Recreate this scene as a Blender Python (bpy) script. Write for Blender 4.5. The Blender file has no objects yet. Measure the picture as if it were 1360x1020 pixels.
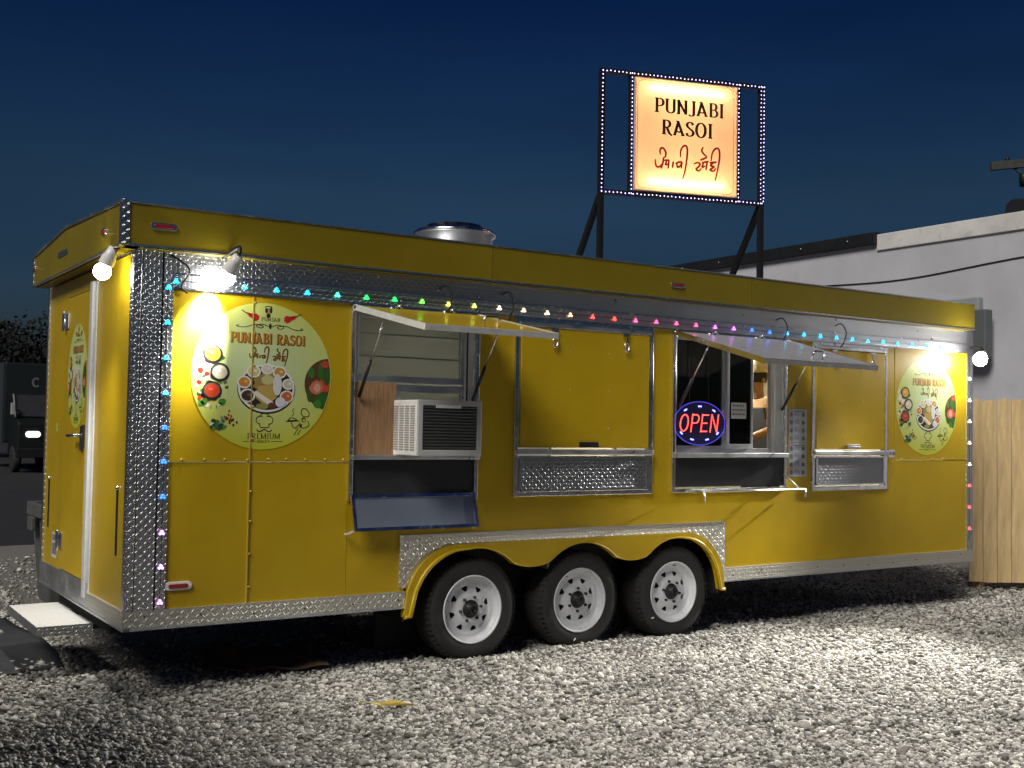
import bpy, math, random
import numpy as np
from mathutils import Vector, Matrix, Quaternion
random.seed(7); rng = np.random.default_rng(7)
R = math.radians; PI = math.pi
SC = bpy.context.scene
COL = SC.collection

# ------------------------------------------------------------------ camera
cam_d = bpy.data.cameras.new('camera'); cam = bpy.data.objects.new('camera', cam_d); COL.objects.link(cam)
CP = Vector((-1.7505, -6.6476, 1.5951))
cf = Vector((0.549762, 0.834416, 0.038876)); cr = Vector((0.834574, -0.550643, 0.016684)); cu = Vector((-0.035328, -0.023273, 0.999105))
M = Matrix(((cr.x, cu.x, -cf.x, CP.x), (cr.y, cu.y, -cf.y, CP.y), (cr.z, cu.z, -cf.z, CP.z), (0, 0, 0, 1)))
cam.matrix_world = M
cam_d.sensor_width = 36.0; cam_d.lens = 36.0 * 1497.33 / 1360.0
cam_d.clip_start = 0.05; cam_d.clip_end = 3000
SC.camera = cam

# ------------------------------------------------------------------ sky, sun, exposure
SUN_EL, SUN_AZ = 44.0, (0.88, 0.47)          # light travels along +x +y, it stands behind and left of the camera
world = bpy.data.worlds.new('World'); SC.world = world; world.use_nodes = True
wn = world.node_tree.nodes; wl = world.node_tree.links
for n in list(wn): wn.remove(n)
wo = wn.new('ShaderNodeOutputWorld'); bg = wn.new('ShaderNodeBackground'); sky = wn.new('ShaderNodeTexSky')
sky.sky_type = 'NISHITA'; sky.sun_disc = False
sky.sun_elevation = R(2.0); sky.sun_rotation = R(215); sky.altitude = 100; sky.air_density = 1.0; sky.dust_density = 0.2; sky.ozone_density = 6.0
bg.inputs['Strength'].default_value = 0.065
tint = wn.new('ShaderNodeMix'); tint.data_type = 'RGBA'; tint.blend_type = 'MULTIPLY'; tint.inputs[0].default_value = 1; 
tco = wn.new('ShaderNodeTexCoord'); sxyz = wn.new('ShaderNodeSeparateXYZ'); ramp = wn.new('ShaderNodeValToRGB'); mr0 = wn.new('ShaderNodeMapRange'); mr0.inputs[1].default_value = 0.0; mr0.inputs[2].default_value = .4
wl.new(tco.outputs['Generated'], sxyz.inputs[0]); wl.new(sxyz.outputs[2], mr0.inputs[0]); wl.new(mr0.outputs[0], ramp.inputs[0])
K = 6.0                                        # ramp colours are stored divided by K
re = ramp.color_ramp.elements; re[0].position = .0; re[0].color = (.3/K, .6/K, .8/K, 1); re[1].position = .92; re[1].color = (1.4/K, .55/K, .66/K, 1); rm = re.new(.1); rm.color = (1.2/K, .9/K, .78/K, 1); rm = re.new(.3); rm.color = (3.0/K, 1.08/K, .82/K, 1); rm = re.new(.5); rm.color = (5.4/K, 1.15/K, .75/K, 1)
ksc = wn.new('ShaderNodeVectorMath'); ksc.operation = 'SCALE'; ksc.inputs['Scale'].default_value = K; wl.new(ramp.outputs[0], ksc.inputs[0]); wl.new(ksc.outputs[0], tint.inputs[7])
cmap = wn.new('ShaderNodeMapping'); cmap.inputs['Scale'].default_value = (1.2, 1.2, 7.0); cnz = wn.new('ShaderNodeTexNoise'); cnz.inputs['Scale'].default_value = 2.2; cnz.inputs['Detail'].default_value = 6   # thin veils of dusk cloud
cmr = wn.new('ShaderNodeMapRange'); cmr.inputs[1].default_value = .3; cmr.inputs[2].default_value = .72; cmr.inputs[3].default_value = .90; cmr.inputs[4].default_value = 1.16
wl.new(tco.outputs['Generated'], cmap.inputs[0]); wl.new(cmap.outputs[0], cnz.inputs['Vector']); wl.new(cnz.outputs[0], cmr.inputs[0])
cml = wn.new('ShaderNodeVectorMath'); cml.operation = 'SCALE'; wl.new(tint.outputs[2], cml.inputs[0]); wl.new(cmr.outputs[0], cml.inputs['Scale'])
wl.new(sky.outputs[0], tint.inputs[6]); wl.new(cml.outputs[0], bg.inputs[0]); wl.new(bg.outputs[0], wo.inputs[0])
sun_d = bpy.data.lights.new('sun', 'SUN'); sun_d.energy = 2.7; sun_d.angle = R(22); sun_d.color = (1.0, 0.95, 0.86)
sun = bpy.data.objects.new('sun', sun_d); COL.objects.link(sun)
sdir = Vector((SUN_AZ[0], SUN_AZ[1], -math.tan(R(SUN_EL)))).normalized()
sun.rotation_euler = sdir.to_track_quat('-Z', 'Y').to_euler(); sun.location = (-8, -12, 9)
SC.view_settings.view_transform = 'Standard'; SC.view_settings.look = 'None'
SC.view_settings.exposure = 0.0; SC.view_settings.gamma = 1.0; SC.view_settings.use_curve_mapping = False

# ------------------------------------------------------------------ helpers
WO = {}                                        # world offset of each object's origin
class MB:
    """collects shapes (world coordinates); build() links them as one mesh object"""
    def __init__(s): s.v = []; s.f = []; s.sm = []; s.mi = []; s.cm = 0
    def add(s, vs, fs, smooth=False):
        o = len(s.v); s.v += [tuple(p) for p in vs]
        for f in fs: s.f.append(tuple(i + o for i in f)); s.sm.append(smooth); s.mi.append(s.cm)
        return s
    def box(s, x0, x1, y0, y1, z0, z1):
        x0, x1 = min(x0, x1), max(x0, x1); y0, y1 = min(y0, y1), max(y0, y1); z0, z1 = min(z0, z1), max(z0, z1)
        vs = [(x0,y0,z0),(x1,y0,z0),(x1,y1,z0),(x0,y1,z0),(x0,y0,z1),(x1,y0,z1),(x1,y1,z1),(x0,y1,z1)]
        return s.add(vs, [(0,3,2,1),(4,5,6,7),(0,1,5,4),(1,2,6,5),(2,3,7,6),(3,0,4,7)])
    def prism(s, poly, axis, a, b, smooth=False):
        """poly: 2D outline; axis 'x'|'y'|'z' extrude from a to b. 2D = the other two axes in order"""
        def P(p, t):
            return {'x': (t, p[0], p[1]), 'y': (p[0], t, p[1]), 'z': (p[0], p[1], t)}[axis]
        n = len(poly); vs = [P(p, a) for p in poly] + [P(p, b) for p in poly]
        s.add(vs, [tuple(range(n)), tuple(range(2*n-1, n-1, -1))]); o = len(s.v) - 2*n
        for i in range(n):
            j = (i+1) % n; s.f.append((o+i, o+n+i, o+n+j, o+j)); s.sm.append(smooth); s.mi.append(s.cm)
        return s
    def strip(s, top, bot, axis, a, b):
        """thick strip between two matching 2D polylines"""
        def P(p, t):
            return {'x': (t, p[0], p[1]), 'y': (p[0], t, p[1]), 'z': (p[0], p[1], t)}[axis]
        n = len(top); vs = [P(p, a) for p in top] + [P(p, a) for p in bot] + [P(p, b) for p in top] + [P(p, b) for p in bot]
        fs = []
        for i in range(n-1):
            fs += [(i, n+i, n+i+1, i+1), (2*n+i, 2*n+i+1, 3*n+i+1, 3*n+i), (i, i+1, 2*n+i+1, 2*n+i), (n+i, 3*n+i, 3*n+i+1, n+i+1)]
        fs += [(0, 2*n, 3*n, n), (n-1, 2*n-1, 4*n-1, 3*n-1)]
        return s.add(vs, fs)
    def tube(s, pts, r, seg=8, smooth=True, caps=True):
        pts = [Vector(p) for p in pts]; n = len(pts)
        rs = r if isinstance(r, (list, tuple)) else [r]*n
        vs = []; t0 = (pts[1]-pts[0]).normalized()
        up = Vector((0,0,1)) if abs(t0.z) < .9 else Vector((1,0,0))
        a = t0.cross(up).normalized()
        for i, p in enumerate(pts):
            t = ((pts[min(i+1,n-1)]-pts[max(i-1,0)])).normalized()
            a = (a - t*a.dot(t)).normalized(); b = t.cross(a)
            for k in range(seg):
                w = 2*PI*k/seg; vs.append(p + (a*math.cos(w)+b*math.sin(w))*rs[i])
        fs = []
        for i in range(n-1):
            for k in range(seg):
                k2 = (k+1) % seg; fs.append((i*seg+k, i*seg+k2, (i+1)*seg+k2, (i+1)*seg+k))
        s.add(vs, fs, smooth)
        if caps:
            o = len(s.v)-len(vs)
            s.f += [tuple(o+k for k in range(seg-1,-1,-1)), tuple(o+(n-1)*seg+k for k in range(seg))]; s.sm += [False]*2; s.mi += [s.cm]*2
        return s
    def bar(s, p, q, w, h=None):
        """square bar from p to q"""
        p = Vector(p); q = Vector(q); h = h or w; t = (q-p).normalized()
        up = Vector((0,0,1)) if abs(t.z) < .95 else Vector((0,1,0))
        a = t.cross(up).normalized()*w/2; b = t.cross(a).normalized()*h/2
        vs = [p-a-b, p+a-b, p+a+b, p-a+b, q-a-b, q+a-b, q+a+b, q-a+b]
        return s.add(vs, [(0,3,2,1),(4,5,6,7),(0,1,5,4),(1,2,6,5),(2,3,7,6),(3,0,4,7)])
    def lathe(s, prof, c, axis='z', seg=32, smooth=True, close=False):
        """prof: list of (r, h) along axis through c"""
        c = Vector(c); vs = []; n = len(prof)
        ax = {'x': (Vector((0,1,0)), Vector((0,0,1)), Vector((1,0,0))), 'y': (Vector((1,0,0)), Vector((0,0,1)), Vector((0,1,0))), 'z': (Vector((1,0,0)), Vector((0,1,0)), Vector((0,0,1)))}
        A, B, D = ax[axis] if isinstance(axis, str) else axis
        for r, h in prof:
            for k in range(seg):
                w = 2*PI*k/seg; vs.append(c + A*(r*math.cos(w)) + B*(r*math.sin(w)) + D*h)
        fs = []
        for i in range(n if close else n-1):
            i2 = (i+1) % n
            for k in range(seg):
                k2 = (k+1) % seg; fs.append((i*seg+k, i*seg+k2, i2*seg+k2, i2*seg+k))
        return s.add(vs, fs, smooth)
    def disc(s, c, r, axis='y', seg=24):
        return s.lathe([(0.0001, 0), (r, 0)], c, axis, seg, False)
    def panel(s, x0, x1, z0, z1, holes, ya, yb, plane='y'):
        """slab in the plane y (or x) with rectangular holes cut through it, faces ya .. yb"""
        xs = sorted(set([x0, x1] + [min(max(h[k], x0), x1) for h in holes for k in (0, 1)]))
        zs = sorted(set([z0, z1] + [min(max(h[k], z0), z1) for h in holes for k in (2, 3)]))
        nx, nz = len(xs)-1, len(zs)-1
        def solid(i, j):
            if i < 0 or j < 0 or i >= nx or j >= nz: return False
            cx, cz = (xs[i]+xs[i+1])/2, (zs[j]+zs[j+1])/2
            return not any(h[0] < cx < h[1] and h[2] < cz < h[3] for h in holes)
        def P(i, j, y): return (xs[i], y, zs[j]) if plane == 'y' else (y, xs[i], zs[j])
        idx = {}; vs = []
        def V(i, j, k):
            key = (i, j, k)
            if key not in idx: idx[key] = len(vs); vs.append(P(i, j, (ya, yb)[k]))
            return idx[key]
        fs = []
        for i in range(nx):
            for j in range(nz):
                if not solid(i, j): continue
                fs.append((V(i,j,0), V(i+1,j,0), V(i+1,j+1,0), V(i,j+1,0)))
                fs.append((V(i,j,1), V(i,j+1,1), V(i+1,j+1,1), V(i+1,j,1)))
                if not solid(i-1,j): fs.append((V(i,j,0), V(i,j+1,0), V(i,j+1,1), V(i,j,1)))
                if not solid(i+1,j): fs.append((V(i+1,j,0), V(i+1,j,1), V(i+1,j+1,1), V(i+1,j+1,0)))
                if not solid(i,j-1): fs.append((V(i,j,0), V(i,j,1), V(i+1,j,1), V(i+1,j,0)))
                if not solid(i,j+1): fs.append((V(i,j+1,0), V(i+1,j+1,0), V(i+1,j+1,1), V(i,j+1,1)))
        return s.add(vs, fs)
    def mesh(s, name, mats):
        me = bpy.data.meshes.new(name); me.from_pydata(s.v, [], s.f); me.update()
        for m in (mats if isinstance(mats, (list, tuple)) else [mats]): me.materials.append(m)
        me.polygons.foreach_set('use_smooth', s.sm); me.polygons.foreach_set('material_index', s.mi)
        import bmesh
        bm = bmesh.new(); bm.from_mesh(me); bmesh.ops.recalc_face_normals(bm, faces=bm.faces); bm.to_mesh(me); bm.free()
        return me
    def build(s, name, mats, parent=None, bevel=0, seg=2):
        a = np.array(s.v); lo = a.min(0); hi = a.max(0); org = Vector(((lo[0]+hi[0])/2, (lo[1]+hi[1])/2, lo[2]))
        s.v = [tuple(p) for p in (a - np.array(org))]
        o = bpy.data.objects.new(name, s.mesh(name, mats)); COL.objects.link(o)
        place(o, org, parent)
        if bevel:
            b = o.modifiers.new('Bevel', 'BEVEL'); b.width = bevel; b.segments = seg; b.limit_method = 'ANGLE'; b.angle_limit = R(40)
        return o
def place(o, org, parent=None):
    org = Vector(org); WO[o.name] = org
    if parent is not None: o.parent = parent; o.location = org - WO[parent.name]
    else: o.location = org
def oval(cx, cz, w, h, n=20): return [(cx+(w-h)/2*(1 if math.cos(2*PI*k/n) > 0 else -1)+h/2*math.cos(2*PI*k/n), cz+h/2*math.sin(2*PI*k/n)) for k in range(n)]
def inst(name, mesh, org, parent=None, rot=(0,0,0), scale=(1,1,1)):
    o = bpy.data.objects.new(name, mesh); COL.objects.link(o); place(o, org, parent); o.rotation_euler = rot; o.scale = scale
    return o
def tag(o, label, cat, group=None):
    o['label'] = label; o['category'] = cat
    if group: o['group'] = group
    return o
def thing(name, loc, label, cat, group=None):
    o = bpy.data.objects.new(name, None); COL.objects.link(o); o.empty_display_size = .2; place(o, loc)
    return tag(o, label, cat, group)
def kind(o, k): o['kind'] = k; return o

# ------------------------------------------------------------------ materials
def sock(n, *names):
    for k in names:
        if k in n.inputs: return n.inputs[k]
def mat(name, col, rough=.5, metal=0., var=0., vscale=6., bump=0., bscale=30., coat=0., rvar=0., spec=None, dirt=None, stretch=None):
    m = bpy.data.materials.new(name); m.use_nodes = True; nt = m.node_tree; N = nt.nodes; Lk = nt.links
    p = N['Principled BSDF']; p.inputs['Base Color'].default_value = (*col, 1); p.inputs['Roughness'].default_value = rough; p.inputs['Metallic'].default_value = metal
    if coat: p.inputs['Coat Weight'].default_value = coat; p.inputs['Coat Roughness'].default_value = .08
    if spec is not None: p.inputs['Specular IOR Level'].default_value = spec
    tc = N.new('ShaderNodeTexCoord'); vec = tc.outputs['Object']
    if stretch:
        mp = N.new('ShaderNodeMapping'); mp.inputs['Scale'].default_value = stretch; Lk.new(vec, mp.inputs[0]); vec = mp.outputs[0]
    def noise(sc, det=4, rg=.6):
        n = N.new('ShaderNodeTexNoise'); n.inputs['Scale'].default_value = sc; n.inputs['Detail'].default_value = det; n.inputs['Roughness'].default_value = rg; Lk.new(vec, n.inputs['Vector']); return n.outputs['Fac']
    if var:
        f = noise(vscale); mr = N.new('ShaderNodeMapRange'); mr.inputs[1].default_value = .3; mr.inputs[2].default_value = .7; mr.inputs[3].default_value = 1-var; mr.inputs[4].default_value = 1+var*.6
        Lk.new(f, mr.inputs[0]); mx = N.new('ShaderNodeMix'); mx.data_type = 'RGBA'; mx.blend_type = 'MULTIPLY'; mx.inputs[0].default_value = 1
        mx.inputs[6].default_value = (*col, 1); Lk.new(mr.outputs[0], mx.inputs[7]); out = mx.outputs[2]
        if dirt:
            f2 = noise(vscale*2.3, 6, .7); mr2 = N.new('ShaderNodeMapRange'); mr2.inputs[1].default_value = .55; mr2.inputs[2].default_value = .75; Lk.new(f2, mr2.inputs[0])
            mx2 = N.new('ShaderNodeMix'); mx2.data_type = 'RGBA'; mx2.inputs[7].default_value = (*dirt, 1); Lk.new(mr2.outputs[0], mx2.inputs[0]); Lk.new(out, mx2.inputs[6]); out = mx2.outputs[2]
        Lk.new(out, p.inputs['Base Color'])
    if rvar:
        f = noise(vscale*1.7, 5); mr = N.new('ShaderNodeMapRange'); mr.inputs[1].default_value = .3; mr.inputs[2].default_value = .7; mr.inputs[3].default_value = max(0.02, rough-rvar); mr.inputs[4].default_value = rough+rvar
        Lk.new(f, mr.inputs[0]); Lk.new(mr.outputs[0], p.inputs['Roughness'])
    if bump:
        f = noise(bscale, 5); b = N.new('ShaderNodeBump'); b.inputs['Strength'].default_value = bump; b.inputs['Distance'].default_value = .01; Lk.new(f, b.inputs['Height']); Lk.new(b.outputs[0], p.inputs['Normal'])
    return m
def emis(name, col, strength):
    m = bpy.data.materials.new(name); m.use_nodes = True; p = m.node_tree.nodes['Principled BSDF']
    p.inputs['Base Color'].default_value = (*[min(c, .8) for c in col], 1); p.inputs['Emission Color'].default_value = (*col, 1); p.inputs['Emission Strength'].default_value = strength
    return m
def tread(name, col, s=.025, axes='xz', rough=.30, depth=.0022):
    """embossed diamond tread plate"""
    m = bpy.data.materials.new(name); m.use_nodes = True; nt = m.node_tree; N = nt.nodes; Lk = nt.links; p = N['Principled BSDF']
    p.inputs['Metallic'].default_value = 1; p.inputs['Base Color'].default_value = (*col, 1); p.inputs['Roughness'].default_value = rough
    tc = N.new('ShaderNodeTexCoord'); sp = N.new('ShaderNodeSeparateXYZ'); Lk.new(tc.outputs['Object'], sp.inputs[0])
    def ma(op, a, b=None, c=None):
        n = N.new('ShaderNodeMath'); n.operation = op
        for i, x in enumerate((a, b, c)):
            if x is None: continue
            if isinstance(x, (int, float)): n.inputs[i].default_value = x
            else: Lk.new(x, n.inputs[i])
        return n.outputs[0]
    if axes == 'xz': u = ma('ADD', sp.outputs[0], sp.outputs[1]); v = sp.outputs[2]
    else: u = sp.outputs[0]; v = sp.outputs[1]
    a = ma('MULTIPLY', u, 1/s); b = ma('MULTIPLY', v, 1/s); ia = ma('FLOOR', a); ib = ma('FLOOR', b)
    fa = ma('SUBTRACT', ma('SUBTRACT', a, ia), .5); fb = ma('SUBTRACT', ma('SUBTRACT', b, ib), .5)
    par = ma('MODULO', ma('ADD', ma('ADD', ia, ib), 1000.0), 2.0); sg = ma('SUBTRACT', 1.0, ma('MULTIPLY', par, 2.0))
    sb = ma('MULTIPLY', sg, fb); pp = ma('MULTIPLY', ma('ADD', fa, sb), .7071/.50); qq = ma('MULTIPLY', ma('SUBTRACT', fa, sb), .7071/.17)
    d = ma('ADD', ma('MULTIPLY', pp, pp), ma('MULTIPLY', qq, qq))
    mr = N.new('ShaderNodeMapRange'); mr.interpolation_type = 'SMOOTHSTEP'; mr.inputs[1].default_value = 1.1; mr.inputs[2].default_value = .3; Lk.new(d, mr.inputs[0])
    bp = N.new('ShaderNodeBump'); bp.inputs['Strength'].default_value = .9; bp.inputs['Distance'].default_value = depth; Lk.new(mr.outputs[0], bp.inputs['Height']); Lk.new(bp.outputs[0], p.inputs['Normal'])
    nz = N.new('ShaderNodeTexNoise'); nz.inputs['Scale'].default_value = 9; nz.inputs['Detail'].default_value = 5; Lk.new(tc.outputs['Object'], nz.inputs[0])
    m2 = N.new('ShaderNodeMapRange'); m2.inputs[1].default_value = .3; m2.inputs[2].default_value = .7; m2.inputs[3].default_value = rough-.03; m2.inputs[4].default_value = rough+.05; Lk.new(nz.outputs[0], m2.inputs[0]); Lk.new(m2.outputs[0], p.inputs['Roughness'])
    return m
def glass(name, tint=(.75,.78,.8), refl=.08):
    m = bpy.data.materials.new(name); m.use_nodes = True; nt = m.node_tree; N = nt.nodes; Lk = nt.links
    out = N['Material Output']; N.remove(N['Principled BSDF'])
    t = N.new('ShaderNodeBsdfTransparent'); t.inputs[0].default_value = (*tint, 1); g = N.new('ShaderNodeBsdfGlossy'); g.inputs['Roughness'].default_value = .03
    fr = N.new('ShaderNodeFresnel'); fr.inputs[0].default_value = 1.5; ad = N.new('ShaderNodeMath'); ad.operation = 'ADD'; ad.inputs[1].default_value = refl; Lk.new(fr.outputs[0], ad.inputs[0])
    mx = N.new('ShaderNodeMixShader'); Lk.new(ad.outputs[0], mx.inputs[0]); Lk.new(t.outputs[0], mx.inputs[1]); Lk.new(g.outputs[0], mx.inputs[2]); Lk.new(mx.outputs[0], out.inputs[0])
    return m
def printmat(name='printed_ink', rough=.35):
    m = bpy.data.materials.new(name); m.use_nodes = True; nt = m.node_tree; p = nt.nodes['Principled BSDF']; p.inputs['Roughness'].default_value = rough
    a = nt.nodes.new('ShaderNodeVertexColor'); a.layer_name = 'Col'; nt.links.new(a.outputs[0], p.inputs['Base Color']); return m

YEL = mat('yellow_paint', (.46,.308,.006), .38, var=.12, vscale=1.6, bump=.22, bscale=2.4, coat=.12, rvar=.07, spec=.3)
YELF = mat('yellow_dimmed_fascia', (.20,.15,.006), .45, var=.12, vscale=1.3, bump=.07, bscale=2.5, coat=.1, rvar=.08, spec=.3)  # the wall yellow with the fascia's weaker light darkened into its colour
CHR = mat('bright_aluminium', (.78,.79,.82), .2, 1., var=.12, vscale=9, rvar=.1, bump=.12, bscale=14)
ALU = mat('brushed_aluminium', (.62,.63,.65), .38, 1., var=.15, vscale=7, rvar=.12)
WALU = mat('white_aluminium', (.68,.69,.68), .45, .35, var=.12, vscale=12, bump=.1, bscale=40)
TRD = tread('diamond_tread_plate', (.50,.51,.53))
TRDD = tread('dark_tread_plate', (.30,.31,.33), s=.027, rough=.34)
TRDS = tread('skirt_tread_plate', (.66,.64,.58), s=.03, rough=.50)
TRDT = tread('step_tread_plate', (.74,.74,.71), s=.03, axes='xy', rough=.5); TRDT.node_tree.nodes['Principled BSDF'].inputs['Metallic'].default_value = .15
BLK = mat('black_metal', (.012,.012,.014), .45, var=.2)
RUB = mat('tyre_rubber', (.018,.018,.018), .75, var=.25, vscale=14, bump=.25, bscale=50)
RIM = mat('white_rim_paint', (.62,.64,.68), .38, var=.06, vscale=8, dirt=(.4,.38,.34))
DKG = mat('dark_grease_metal', (.03,.03,.032), .5, .6, var=.3, vscale=20)
CHAS = mat('black_chassis', (.008,.008,.009), .7, var=.3)
INT = mat('cream_interior_panel', (.62,.58,.46), .5, var=.05)
SHADE = mat('dark_curtain', (.012,.012,.018), .8, var=.3, vscale=5)
PLEX = mat('dark_smoked_panel', (.035,.036,.04), .16, .0, var=.2, vscale=3, rvar=.08)
GREYP = mat('galvanised_panel', (.36,.37,.36), .42, .55, var=.18, vscale=3, rvar=.1, stretch=(1,1,.25))
WOOD = mat('plywood', (.34,.19,.09), .6, var=.35, vscale=9, bump=.1, stretch=(9,9,.8))
GLS = glass('window_glass', (.85,.86,.86), .0)
GLSD = glass('dark_tinted_glass', (.42,.43,.5), .06)
ACW = mat('white_plastic', (.74,.74,.72), .4, var=.05, dirt=(.6,.58,.52))
ACD = mat('dark_grille', (.02,.022,.022), .5)
REDL = mat('red_lens', (.30,.012,.01), .15, coat=.6)
WBEZ = mat('white_bezel', (.78,.78,.76), .3)
INK = printmat(); CAB = mat('black_cable', (.01,.01,.01), .5)
BOLT = mat('steel_bolt', (.55,.53,.48), .3, 1.)

# ------------------------------------------------------------------ prints (flat ink in thin layers)
class Print:
    """flat artwork in unit coordinates (u right, v up); layers lie .4 mm apart"""
    def __init__(s): s.p = []
    def poly(s, pts, col, layer=0): s.p.append((pts, col, layer)); return s
    def disc(s, cx, cy, rx, ry, col, layer=0, n=28, wob=0):
        return s.poly([(cx+rx*(1+wob*math.sin(3*k+cx*9)*.5)*math.cos(2*PI*k/n), cy+ry*(1+wob*math.cos(5*k+cy*7)*.5)*math.sin(2*PI*k/n)) for k in range(n)], col, layer)
    def rect(s, x0, x1, y0, y1, col, layer=0): return s.poly([(x0,y0),(x1,y0),(x1,y1),(x0,y1)], col, layer)
    def stroke(s, pts, w, col, layer=0, nib=None, taper=0):
        """ribbon along pts; nib = (thin, thick): upright strokes come out thick"""
        n = len(pts)
        L, Rr = [], []
        for i, (x, y) in enumerate(pts):
            x0, y0 = pts[max(i-1, 0)]; x1, y1 = pts[min(i+1, n-1)]; dx, dy = x1-x0, y1-y0; d = math.hypot(dx, dy) or 1; dx /= d; dy /= d
            ww = w if nib is None else nib[0]+(nib[1]-nib[0])*abs(dy)**1.5
            if taper: ww *= 1-taper*(abs(i/(n-1)-.5)*2)**3
            L.append((x-dy*ww/2, y+dx*ww/2)); Rr.append((x+dy*ww/2, y-dx*ww/2))
        for i in range(n-1): s.p.append(([Rr[i], Rr[i+1], L[i+1], L[i]], col, layer))
        return s
    def mesh(s, name, T, m, lift=.0004):
        """T(u, v, h) -> point"""
        vs, fs, cs = [], [], []
        for pts, col, layer in s.p:
            o = len(vs); vs += [T(u, v, lift*(layer+1)) for u, v in pts]; fs.append(tuple(range(o, o+len(pts)))); cs.append((col, len(pts)))
        me = bpy.data.meshes.new(name); me.from_pydata([tuple(v) for v in vs], [], fs); me.update(); me.materials.append(m)
        at = me.color_attributes.new('Col', 'FLOAT_COLOR', 'CORNER')
        at.data.foreach_set('color', [c for col, n in cs for _ in range(n) for c in (*col, 1.0)])
        return me
def smooth(pts, k=5, closed=False):
    """Catmull-Rom"""
    out = []; n = len(pts)
    for i in range(n-1):
        p0, p1, p2, p3 = pts[max(i-1,0)], pts[i], pts[i+1], pts[min(i+2,n-1)]
        for j in range(k):
            t = j/k; out.append(tuple(.5*(2*p1[a]+(p2[a]-p0[a])*t+(2*p0[a]-5*p1[a]+4*p2[a]-p3[a])*t*t+(3*p1[a]-p0[a]-3*p2[a]+p3[a])*t**3) for a in range(len(p1))))
    return out+[pts[-1]]
def arc(cx, cy, rx, ry, a0, a1, n=14): return [(cx+rx*math.cos(R(a0+(a1-a0)*i/n)), cy+ry*math.sin(R(a0+(a1-a0)*i/n))) for i in range(n+1)]
def st(x, y0=0, y1=1): return [(x, y0), (x, y1)]
def sf(x, y, w=.2): return [(x-w/2, y), (x+w/2, y)]
LET = {   # width, strokes
 'P': (.66, [st(.16), sf(.16,.02,.3), sf(.12,.98,.2), [(.08,.98),(.36,.98)]+arc(.36,.72,.24,.26,90,-90)+[(.1,.44)]]),
 'U': (.76, [st(.14,.25,1), sf(.14,.98,.26), sf(.64,.98,.22), arc(.39,.27,.25,.25,180,360), st(.64,.25,1)]),
 'N': (.78, [st(.14), sf(.12,.02,.24), [(.1,1),(.64,.02)], st(.64), sf(.64,.98,.24)]),
 'J': (.52, [[(.36,1),(.36,.12)]+arc(.18,.1,.18,.16,0,-150), sf(.36,.98,.3)]),
 'A': (.78, [[(.08,0),(.34,.96)], [(.30,1),(.66,0)], sf(.08,.02,.22), sf(.66,.02,.24), [(.2,.30),(.38,.22),(.56,.32)], sf(.28,.98,.2)]),
 'B': (.68, [st(.16), [(.06,.98),(.34,.98)]+arc(.34,.75,.2,.23,90,-90)+[(.16,.52)], [(.16,.52),(.36,.52)]+arc(.36,.27,.24,.25,90,-90)+[(.06,.02)]]),
 'I': (.36, [st(.18), sf(.18,.02,.28), sf(.18,.98,.28)]),
 'R': (.74, [st(.16), sf(.16,.02,.28), [(.06,.98),(.34,.98)]+arc(.34,.74,.22,.24,90,-90)+[(.16,.5)], [(.34,.5),(.52,.1),(.70,-.06)]]),
 'S': (.60, [smooth([(.5,.8),(.42,.95),(.27,.98),(.12,.88),(.1,.72),(.25,.56),(.42,.44),(.52,.28),(.46,.1),(.28,.02),(.12,.08),(.07,.22)], 4)]),
 'O': (.80, [arc(.39,.5,.31,.5,0,360,26)]),
 'E': (.60, [st(.14), [(.04,.98),(.52,.98)], [(.14,.52),(.42,.52)], [(.04,.02),(.54,.02)], [(.54,.02),(.54,.14)], [(.52,.98),(.52,.86)]]),
 'M': (.95, [st(.12), [(.1,1),(.45,.05)], [(.45,.05),(.80,1)], st(.82), sf(.12,.02,.2), sf(.82,.02,.2)]),
 'Q': (.80, [arc(.39,.5,.31,.5,0,360,26), [(.42,.2),(.72,-.12)]]),
 'L': (.56, [st(.14), sf(.14,.98,.24), [(.04,.02),(.5,.02)], [(.5,.02),(.5,.16)]]),
 'T': (.62, [st(.31), [(.04,.98),(.58,.98)], sf(.31,.02,.24)]),
 'Y': (.66, [[(.06,1),(.33,.5)], [(.6,1),(.33,.5)], st(.33,0,.5), sf(.33,.02,.22)]),
 'K': (.70, [st(.14), [(.6,1),(.14,.45)], [(.3,.6),(.62,0)]]),
 'G': (.74, [arc(.4,.5,.32,.5,40,330,20), [(.68,.1),(.68,.42)], sf(.6,.42,.24)]),
 'C': (.70, [arc(.4,.5,.32,.5,45,315,18)]),
 ' ': (.4, []),
}
def text(pr, s, x0, y0, h, wtot, col, layer=0, nib=(.07,.17), sub=4):
    tot = sum(LET[c][0] for c in s)+.06*(len(s)-1); k = wtot/tot; x = x0
    for c in s:
        w, sts = LET[c]
        for pl in sts:
            q = []
            for i in range(len(pl)-1):
                m = 1 if len(pl) > 4 else sub
                for j in range(m): q.append((pl[i][0]+(pl[i+1][0]-pl[i][0])*j/m, pl[i][1]+(pl[i+1][1]-pl[i][1])*j/m))
            q.append(pl[-1]); pr.stroke([(x+a*k, y0+b*h) for a, b in q], 0, col, layer, nib=(nib[0]*h, nib[1]*h))
        x += (w+.06)*k
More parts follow.
